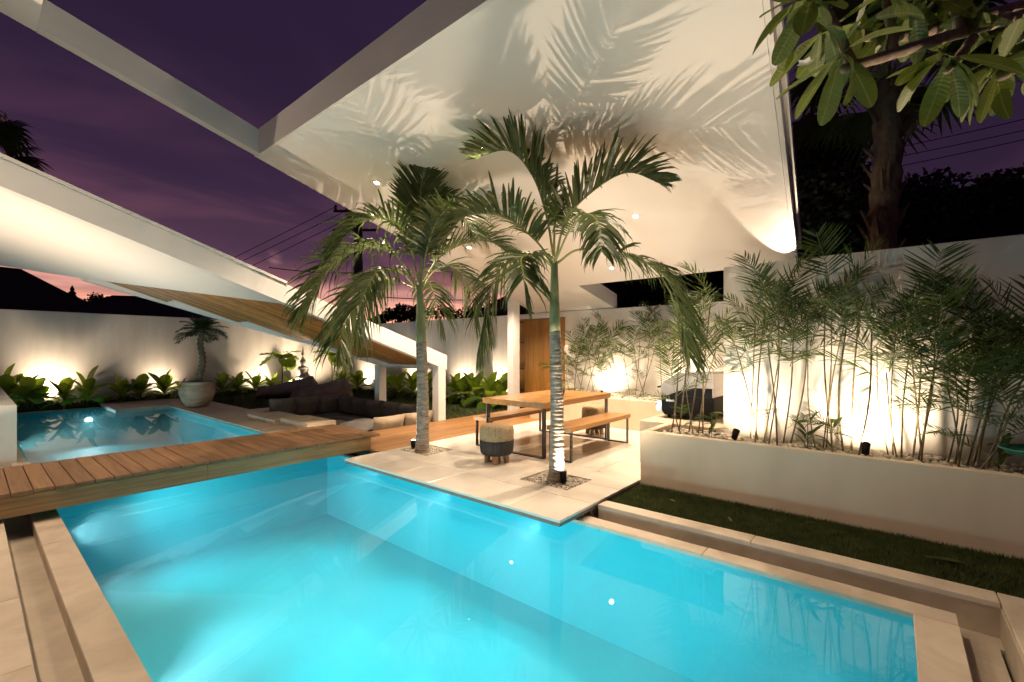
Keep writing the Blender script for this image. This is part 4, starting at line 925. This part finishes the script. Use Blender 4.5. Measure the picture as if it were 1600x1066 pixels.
# small low-leaved seedlings between the pebbles
sd_l = leaf_mesh(0.16, 0.022, .6, .3, bam_m)
for k, (px, lab) in enumerate(((1112, 'small leafy seedling in pebbles beside the barbecue'), (1262, 'small leafy seedling left of the planter middle'), (1300, 'small leafy seedling at the foot of the tall cane palm'), (1560, 'leafy seedling at the right edge of the planter'))):
    X = 5.35; d_ = ray(px, 690); y = d_.y * X / d_.x; t = thing('seedling', lab, 'plant', (X, y, .5), 'seedlings in the planter')
    for q in range(12): 
        z = .55 + .25 * random.random(); link('leaf', sd_l, t, aim_m((X + random.uniform(-.03, .03), y + random.uniform(-.03, .03), z), random.uniform(0, 6.28), R(random.uniform(0, 70)), 0, random.uniform(.7, 1.3)))
    m = MB(); m.tube([(X, y, .48), (X, y, .8)], .004, 6); part('stem', m, cane_m, t)

# ------------------------------------------------------------------ broad-leaved plants along the walls
BL = [leaf_mesh(.52, .115, dr, .35, broad_m, shape='obov') for dr in (.25, .6, .95)]
def leafy(label, x, y, z, n, s, seed, group):
    rnd = random.Random(seed); t = thing('leafy_plant', label, 'plant', (x, y, z), group)
    m = MB(); m.tube([(x, y, z - .05), (x + .01, y, z + .22 * s)], [.022 * s, .016 * s], 8); part('stem', m, shaft_m, t)
    for k in range(n):
        e = R(78 - 62 * (k / n) + rnd.uniform(-8, 8)); link('leaf', BL[min(2, int(3 * k / n))], t, aim_m((x + rnd.uniform(-.02, .02), y + rnd.uniform(-.02, .02), z + (.24 - .14 * k / n) * s), k * 2.4 + rnd.uniform(-.3, .3), e, rnd.uniform(-.3, .3), s * rnd.uniform(.75, 1.15)))
LP = [(8, 1.55), (42, 1.35), (62, 1.0), (100, 1.15), (136, 1.35), (190, 1.15), (218, 1.15), (256, 1.25), (282, .9), (348, 1.1), (370, 1.1), (398, 1.1), (425, 1.0), (452, .8)]
for i, (px, s) in enumerate(LP):
    y = 17.33 + (i % 3) * .08; d_ = ray(px, 640); x = d_.x * y / d_.y
    leafy('broad-leaved green plant at the foot of the left wall, %s from the left' % ORD[i], x, y, -.06, 13 if s > .95 else 8, s * 1.05, 900 + i, 'leafy plants along the left wall')
LP2 = [(535, 1.2), (558, 1.2), (604, 1.1), (622, 1.2), (645, 1.2), (668, 1.1), (712, 1.15), (728, 1.1), (745, 1.3), (765, 1.2), (785, 1.2)]
for i, (px, s) in enumerate(LP2):
    X = 9.1 - (i % 2) * .12; d_ = ray(px, 630); y = d_.y * X / d_.x
    leafy('broad-leaved green plant in front of the gate-side wall, %s from the left' % ORD[i], X, y, -.03, 13, s * 1.05, 950 + i, 'leafy plants along the gate-side wall')
# low ground cover under the plants
gc = MB()
for _ in range(2600):
    if random.random() < .5: x, y = random.uniform(.3, 9.4), random.uniform(17.3, 17.6)
    else: x, y = random.uniform(8.9, 9.4), random.uniform(8.0, 17.4)
    a = random.uniform(0, 6.28); h = random.uniform(.08, .2); l = random.uniform(.05, .15); dx, dy = math.cos(a), math.sin(a); w_ = .012
    gc.add([(x - dy * w_, y + dx * w_, -.05), (x + dy * w_, y - dx * w_, -.05), (x + dx * l * .6 + dy * w_ * .7, y + dy * l * .6 - dx * w_ * .7, h * .7), (x + dx * l, y + dy * l, h * .8)], [(0, 1, 2, 3)])
stuff('ground_cover', gc, grass_m, 'tufts of low ground cover under the wall plants', 'ground cover')
# two fan-leaved plants on thin stems
def disc_leaf():
    m = MB(); n = 18; vs = [(0, 0, 0)]
    for k in range(n + 1):
        a = R(-150) + R(300) * k / n; r = .26 * (1 + .05 * (k % 2)); vs.append((.06 + r * math.cos(a), r * math.sin(a), .035 * (k % 2) - .10 * (r * math.cos(a) + .1)))
    m.add(vs, [(0, k + 1, k + 2) for k in range(n)]); return m.mesh('leaf', broad_m, False)
DLf = disc_leaf()
for px, ty, lab in ((440, 560, 'round-leaved plant on a thin stem, left of the stone statue'), (518, 556, 'round-leaved plant on a thin stem, right of the stone statue')):
    y = 16.9; d_ = ray(px, 600); x = d_.x * y / d_.y; zt = aty(px, ty, y).z; t = thing('fan_leaf_plant', lab, 'plant', (x, y, -.03), 'round-leaved plants')
    m = MB(); m.tube([(x, y, -.05), (x + .03, y, zt * .5), (x, y, zt)], .022, 8); part('stem', m, cane_m, t, True)
    for k in range(7):
        a = k * 2.2; e = R(35 - 8 * k); h = Vector((math.cos(a) * math.cos(e), math.sin(a) * math.cos(e), math.sin(e))); p = Vector((x, y, zt)); q = p + h * .38
        m = MB(); m.tube([p, q], .008, 6); part('petiole', m, rach_m, t); link('leaf', DLf, t, aim_m(q, a, R(10 - 12 * k), 0, random.uniform(.95, 1.35)))

# ------------------------------------------------------------------ frangipani boughs at the upper right (trunk stands outside the picture)
t = thing('frangipani_tree', 'frangipani tree with big veined leaves hanging in at the upper right', 'tree', (4.6, -1.7, -0.05))
root = Vector((4.6, -1.7, -.05)); fork = Vector((4.45, -1.55, 1.9))
m = MB(); m.tube(bez([root, Vector((4.62, -1.6, .9)), fork], 6), [.13 - .004 * i for i in range(13)], 12); part('trunk', m, twig_m, t, True)
BR = [[fork, P(1720, 0, 2.75), P(1600, 24, 2.45), P(1500, 52, 2.2), P(1400, 83, 2.05), P(1318, 108, 1.95)],
      [fork, P(1740, -30, 2.9), P(1600, 8, 2.55), P(1490, 38, 2.35), P(1400, 58, 2.2), P(1340, 56, 2.15)],
      [fork, P(1700, 70, 2.6), P(1600, 102, 2.3), P(1565, 120, 2.2)],
      [P(1396, 84, 2.05), P(1393, 50, 2.06), P(1386, 10, 2.08), P(1380, -40, 2.1)],
      [P(1330, 100, 1.97), P(1305, 40, 1.98), P(1288, 8, 2.0)],
      [P(1500, 52, 2.2), P(1490, -10, 2.2), P(1510, -50, 2.2)], [P(1520, 60, 2.2), P(1490, 100, 2.12), P(1478, 112, 2.1)], [fork, P(1800, -60, 2.6), P(1640, 30, 2.2), P(1590, 60, 2.1)]]
for b_ in BR:
    sp = bez(b_, 8); n = len(sp); m = MB(); r0 = .036 if b_[0] is fork else .022
    m.tube(sp, [r0 * (1 - .45 * i / n) * (1 + .06 * math.sin(i * 1.7)) for i in range(n)], 10); part('branch', m, twig_m, t, True)
PL = [leaf_mesh(.28, .043, dr, .22, plum_m, n=14, shape='obov') for dr in (.15, .4, .7)]
ROS = [(1262, 20, 2.0, 13), (1290, 70, 2.05, 7), (1318, 106, 1.95, 8), (1345, 56, 2.15, 9), (1380, -30, 2.1, 10), (1478, 112, 2.1, 12), (1565, 120, 2.2, 12), (1420, 30, 2.1, 9), (1510, -30, 2.2, 11), (1590, 60, 2.1, 9), (1440, 20, 2.25, 8), (1545, 15, 2.3, 9), (1620, 130, 2.35, 8)]
rnd = random.Random(11)
for (px, py, d_, n) in ROS:
    c = P(px, py - 22, d_)
    for k in range(n):
        link('leaf', PL[rnd.randrange(3)], t, aim_m(c + Vector((rnd.uniform(-.02, .02),) * 3), k * 2.4 + rnd.uniform(-.4, .4), R(rnd.uniform(-58, 38)), rnd.uniform(-.9, .9), rnd.uniform(.7, 1.15)))
m = MB(); c = P(1258, 100, 1.98)
for q in range(5):
    a = q * 1.257; u = Vector((math.cos(a), math.sin(a), .3)); v = Vector((-math.sin(a), math.cos(a), 0)); m.add([c, c + u * .018 + v * .013, c + u * .036, c + u * .018 - v * .013], [(0, 1, 2, 3)])
part('blossom', m, petal_m, t)
m = MB(); c = Vector((4.52, -.18, -.015)); lf = leaf_mesh(.22, .03, .1, .1, broad_m)
tag(link('fallen_leaf', lf, None, aim_m(c, R(-75), R(3))), 'single yellow-green fallen leaf on the dark lawn', 'leaf')

for (x, y, z, a, sc, lab) in ((4.35, 1.1, -.02, .4, .55, 'small fallen leaf on the lawn near the pool kerb'), (4.8, .5, -.02, 2.0, .5, 'small fallen leaf on the lawn close to the planter'), (4.62, 1.75, -.02, 4.0, .45, 'small fallen leaf on the lawn near the terrace corner'), (5.0, 2.75, .006, 1.2, .4, 'small dry leaf on the tiles between palm and planter')):
    tag(link('fallen_leaf', lf, None, aim_m((x, y, z), a, R(4), .2, sc)), lab, 'leaf', 'fallen leaves')
# ================================================================== BEYOND THE WALLS
# tall palm behind the near wall
t = thing('fan_palm', 'tall fan palm with shaggy brown trunk behind the near wall', 'palm tree', (7.5, 0.06, -.6))
bp_, tp_ = P(1382, 800, 5.8), P(1388, 130, 5.8); bp_.z = -.6
pts = bez([bp_, P(1378, 400, 5.8), P(1386, 260, 5.8), tp_], 10)
m = MB(); m.tube(pts, [.155 + .015 * math.sin(i * 2.1) for i in range(len(pts))], 14); part('trunk', m, hair_m, t, True)
rnd = random.Random(5)
for k in range(34):
    s = rnd.uniform(.35, 1); i = int(s * (len(pts) - 1)); a = rnd.uniform(0, 6.28); p = pts[i] + Vector((math.cos(a), math.sin(a), 0)) * .14; q = p + Vector((math.cos(a) * .12, math.sin(a) * .12, rnd.uniform(.1, .3)))
    m = MB(); m.tube([p, q], [.035, .012], 5); part('leaf_base', m, hair_m, t)
def fan_leaf(c, az, el, L_, Rr, mat, nseg=26, pet=True):
    m = MB(); M4 = aim_m(c, az, el); hub = M4 @ Vector((L_, 0, 0))
    if pet: m.tube([Vector(c), M4 @ Vector((L_ * .5, 0, .03)), hub], [.02, .014, .01], 6, 1)
    for k in range(nseg):
        a = R(-125) + R(250) * k / (nseg - 1); u = Vector((math.cos(a), math.sin(a), -.12)); v = Vector((-math.sin(a), math.cos(a), 0)); r_ = Rr * random.uniform(.85, 1.05); w_ = .03 * Rr / .6
        q = [M4 @ (Vector((L_, 0, 0)) + u * r_ * s_ + v * w_ * ws - Vector((0, 0, .25 * r_ * s_ * s_))) for s_, ws in ((.05, -.3), (.05, .3), (.6, .9), (.6, -.9))]
        tip = M4 @ (Vector((L_, 0, 0)) + u * r_) - Vector((0, 0, .35 * r_)); m.add(q + [tip], [(0, 1, 2, 3), (3, 2, 4)], 0)
    return m
for k in range(22):
    a = k * 2.4; part('frond', fan_leaf(tp_ + Vector((0, 0, .1)), a, R(62 - 92 * k / 22), random.uniform(.6, .9), .65, dark_m), [frond_m, rach_m], t)
# palm crown at the left edge
t = thing('fan_palm', 'dark fan palm crown at the far left edge against the sky', 'palm tree', P(-60, 700, 16))
c0 = P(-55, 255, 16); m = MB(); m.tube([Vector((c0.x, c0.y, -.6)), c0], [.22, .18], 12); part('trunk', m, hair_m, t, True)
for k in range(30): part('frond', fan_leaf(c0, k * 2.4, R(70 - 110 * k / 30), random.uniform(1.2, 1.7), 1.15, dark_m), [frond_m, rach_m], t)

def leaf_tree(name, label, base, crowns, nleaf, lsize, mat, group, seed):
    rnd = random.Random(seed); t = thing(name, label, 'tree', base, group); b_ = Vector(base)
    m = MB(); cc = Vector((0, 0, 0))
    for c, r in crowns: cc += Vector(c)
    cc /= len(crowns)
    m.tube(bez([b_, b_.lerp(cc, .5) + Vector((.1, .1, 0)), cc], 5), [.16, .15, .14, .13, .12, .11, .10, .09, .08, .07, .06], 8)
    for c, r in crowns: m.tube([b_.lerp(cc, .6), Vector(c)], [.07, .02], 6)
    part('trunk', m, hair_m, t, True)
    m = MB()
    for c, r in crowns:
        for _ in range(int(nleaf / len(crowns))):
            u = Vector((rnd.gauss(0, 1), rnd.gauss(0, 1), rnd.gauss(0, 1))).normalized(); p = Vector(c) + Vector((u.x * r[0], u.y * r[1], u.z * r[2])) * (rnd.random() ** .45) * (1 + .25 * mnoise.noise(u * 2.5 + Vector(c)))
            a = Vector((rnd.gauss(0, 1), rnd.gauss(0, 1), rnd.gauss(0, .7))).normalized() * lsize * rnd.uniform(.6, 1.3); w_ = a.orthogonal().normalized() * lsize * .35; w_ = Matrix.Rotation(rnd.uniform(0, 6.28), 3, a.normalized()) @ w_
            m.add([p, p + a * .5 + w_, p + a, p + a * .5 - w_], [(0, 1, 2, 3)])
    part('crown', m, mat, t)
def crown(px, py, d, rx, rz): return (P(px, py, d), (rx, rx, rz))
leaf_tree('tree', 'dark tree behind the near wall, between roof edge and fan palm', (*P(1290, 700, 11).xy, -.6), [crown(1270, 330, 11, 1.3, 1.2), crown(1290, 250, 11, .9, .8), crown(1255, 280, 11.5, .9, 1.2), crown(1330, 330, 11, .9, .9), crown(1240, 400, 11, 1.2, .8), crown(1320, 400, 11, 1.1, .7), crown(1260, 215, 11, .45, .4)], 14000, .16, dark_m, 'dark trees beyond the wall', 1)
leaf_tree('tree', 'dark rounded tree just right of the fan palm trunk', (*P(1450, 700, 12).xy, -.6), [crown(1440, 320, 12, 1.0, .8), crown(1415, 370, 12, 1.1, .8), crown(1460, 360, 12, 1.0, .8)], 7000, .17, dark_m, 'dark trees beyond the wall', 2)
leaf_tree('tree', 'dark spreading tree at the right edge above the near wall', (*P(1580, 700, 12).xy, -.6), [crown(1540, 340, 12, 1.2, .9), crown(1590, 310, 12, 1.2, .8), crown(1640, 320, 12, 1.4, 1.0), crown(1500, 360, 12, .9, .7)], 11000, .17, dark_m, 'dark trees beyond the wall', 3)
leaf_tree('tree', 'dark tree mass behind the far wall above the barbecue', (*P(1030, 700, 15).xy, -.6), [crown(960, 455, 15, 1.2, .7), crown(1020, 445, 15, 1.3, .8), crown(1080, 440, 15, 1.3, .9), crown(1120, 430, 15, 1.2, .9)], 13000, .2, dark_m, 'dark trees beyond the wall', 4)
leaf_tree('tree', 'small feathery tree silhouette against the sunset beside the palm trunk', (*P(620, 700, 24).xy, -.6), [crown(610, 492, 24, .5, .35), crown(630, 486, 24, .5, .35), crown(655, 488, 24, .6, .35), crown(640, 498, 24, .9, .3), crown(590, 500, 24, .4, .2)], 1500, .2, dark_m, 'small trees on the sunset horizon', 5)
leaf_tree('tree', 'small thin tree silhouette against the sunset right of the palm trunk', (*P(700, 700, 25).xy, -.6), [crown(690, 488, 25, .7, .4), crown(715, 494, 25, .8, .35), crown(735, 490, 25, .5, .4)], 700, .18, dark_m, 'small trees on the sunset horizon', 6)
leaf_tree('tree', 'tiny far tree silhouettes between the two dark roofs at left', (*P(150, 700, 30).xy, -.6), [crown(135, 475, 30, .5, .3), crown(152, 468, 30, .55, .4), crown(165, 472, 30, .5, .35), crown(175, 478, 30, .6, .3)], 1500, .16, dark_m, 'small trees on the sunset horizon', 7)

def hip_house(label, c, hx, hy, zw, zr_, ridge, rz=0.0, finial=False):
    """dark neighbouring house: walls below, hipped roof with overhang"""
    t = thing('neighbour_house', label, 'house', (c[0], c[1], -.6), 'neighbouring houses'); M4 = T(c[0], c[1], 0) @ Matrix.Rotation(rz, 4, 'Z')
    m = MB(); m.box(-hx * .9, hx * .9, -hy * .9, hy * .9, -.6, zw); link('wall', m.mesh('wall', conc_m), t, M4)
    m = MB(); e = [(-hx, -hy, zw), (hx, -hy, zw), (hx, hy, zw), (-hx, hy, zw)]; rd = [(-ridge, 0, zr_), (ridge, 0, zr_)]
    m.add(e + rd + [(x, y, z - .12) for x, y, z in e], [(0, 1, 5, 4), (1, 2, 5), (2, 3, 4, 5), (3, 0, 4), (6, 7, 1, 0), (7, 8, 2, 1), (8, 9, 3, 2), (9, 6, 0, 3), (9, 8, 7, 6)]); r_ = link('roof', m.mesh('roof', roofd_m), t, M4)
    m = MB(); m.tube([(-ridge, 0, zr_), (ridge, 0, zr_)], .10, 8)
    for x, y, z in e: m.tube([(x, y, z), (math.copysign(ridge, x), 0, zr_)], .07, 6)
    link('ridge_cap', m.mesh('ridge_cap', roofd_m), r_, M4)
    if finial:
        m = MB(); m.lathe([(.22, zr_ - .05), (.14, zr_ + .1), (.20, zr_ + .16), (.08, zr_ + .3), (.11, zr_ + .38), (.02, zr_ + .62)], (0, 0, 0), 12); link('finial', m.mesh('finial', roofd_m), r_, M4)
p = P(-40, 480, 22); hip_house('dark neighbouring house with broad hip roof at the left edge', (p.x, p.y), 4.6, 4.6, 2.7, 5.6, 1.6, R(10))
p = P(113, 480, 27); hip_house('small dark pavilion roof with finial beyond the left wall', (p.x, p.y), 1.9, 1.9, 3.1, 4.75, .05, R(25), True)
p = P(240, 480, 26); hip_house('long dark roof with finial beyond the left wall', (p.x, p.y), 4.0, 3.0, 3.0, 4.5, 2.0, R(-35), True)
p = P(815, 480, 20); hip_house('black roof peak between the far palm and the gate post', (p.x, p.y), 3.2, 3.2, 2.4, 4.2, .4, R(50))

# utility pole with transformer, and the cables
t = thing('utility_pole', 'utility pole with cross-arms behind the drooping palm crown', 'pole', (*P(566, 600, 24).xy, -.6))
pt_ = P(560, 330, 24); m = MB(); m.tube([Vector((pt_.x, pt_.y, -.6)), pt_ + Vector((0, 0, .4))], [.30, .20], 12); part('post', m, conc_m, t, True)
rt = Vector((SA, -CA, 0))
for dz in (0.0, -1.0):
    m = MB(); a = pt_ + Vector((0, 0, dz)) - rt * 1.3; b_ = pt_ + Vector((0, 0, dz)) + rt * 1.1; m.tube([a, b_], .07, 6); part('cross_arm', m, metal_m, t)
for dx in (-1.2, -.6, .6):
    m = MB(); c = pt_ + rt * dx + Vector((0, 0, .06)); m.lathe([(.05, 0), (.08, .08), (.05, .14), (.08, .2), (.03, .28)], c, 8); part('insulator', m, conc_m, t)
m = MB(); c = pt_ + rt * -.35 + Vector((0, 0, -.85)); m.lathe([(.25, 0), (.27, .1), (.27, .6), (.2, .7)], c, 14); part('transformer', m, conc_m, t)
def cable(a, b_, sag, label, r=.022):
    pts = [a.lerp(b_, s / 16) - Vector((0, 0, sag * 4 * (s / 16) * (1 - s / 16))) for s in range(17)]; m = MB(); m.tube(pts, r, 5)
    solo('cable', m, wire_m, label, 'cable', 'overhead cables')
for k, (a, b_) in enumerate((((527, 322), (355, 402)), ((540, 330), (362, 410)), ((552, 338), (372, 420)))):
    A = P(*a, 24); B = P(*b_, 27); B = A + (B - A) * 4; cable(A, B, .3, 'dark overhead cable left of the pole, %s from the top' % ORD[k], .018)
for k, (a, b_) in enumerate((((566, 462), (800, 468)), ((420, 418), (566, 426)))): cable(P(*a, 24), P(*b_, 26), .12, ['dark cable across the sunset between pole and gate post', 'dark cable across the purple sky left of the palm crown'][k], .025)
for k, (ya, yb) in enumerate(((243, 184), (254, 203), (270, 217))):
    A, B = P(1200, ya + 27, 20), P(1700, yb - 22, 16); cable(A, B, .12, 'dark cable over the right-hand trees, %s from the top' % ORD[k], .016)
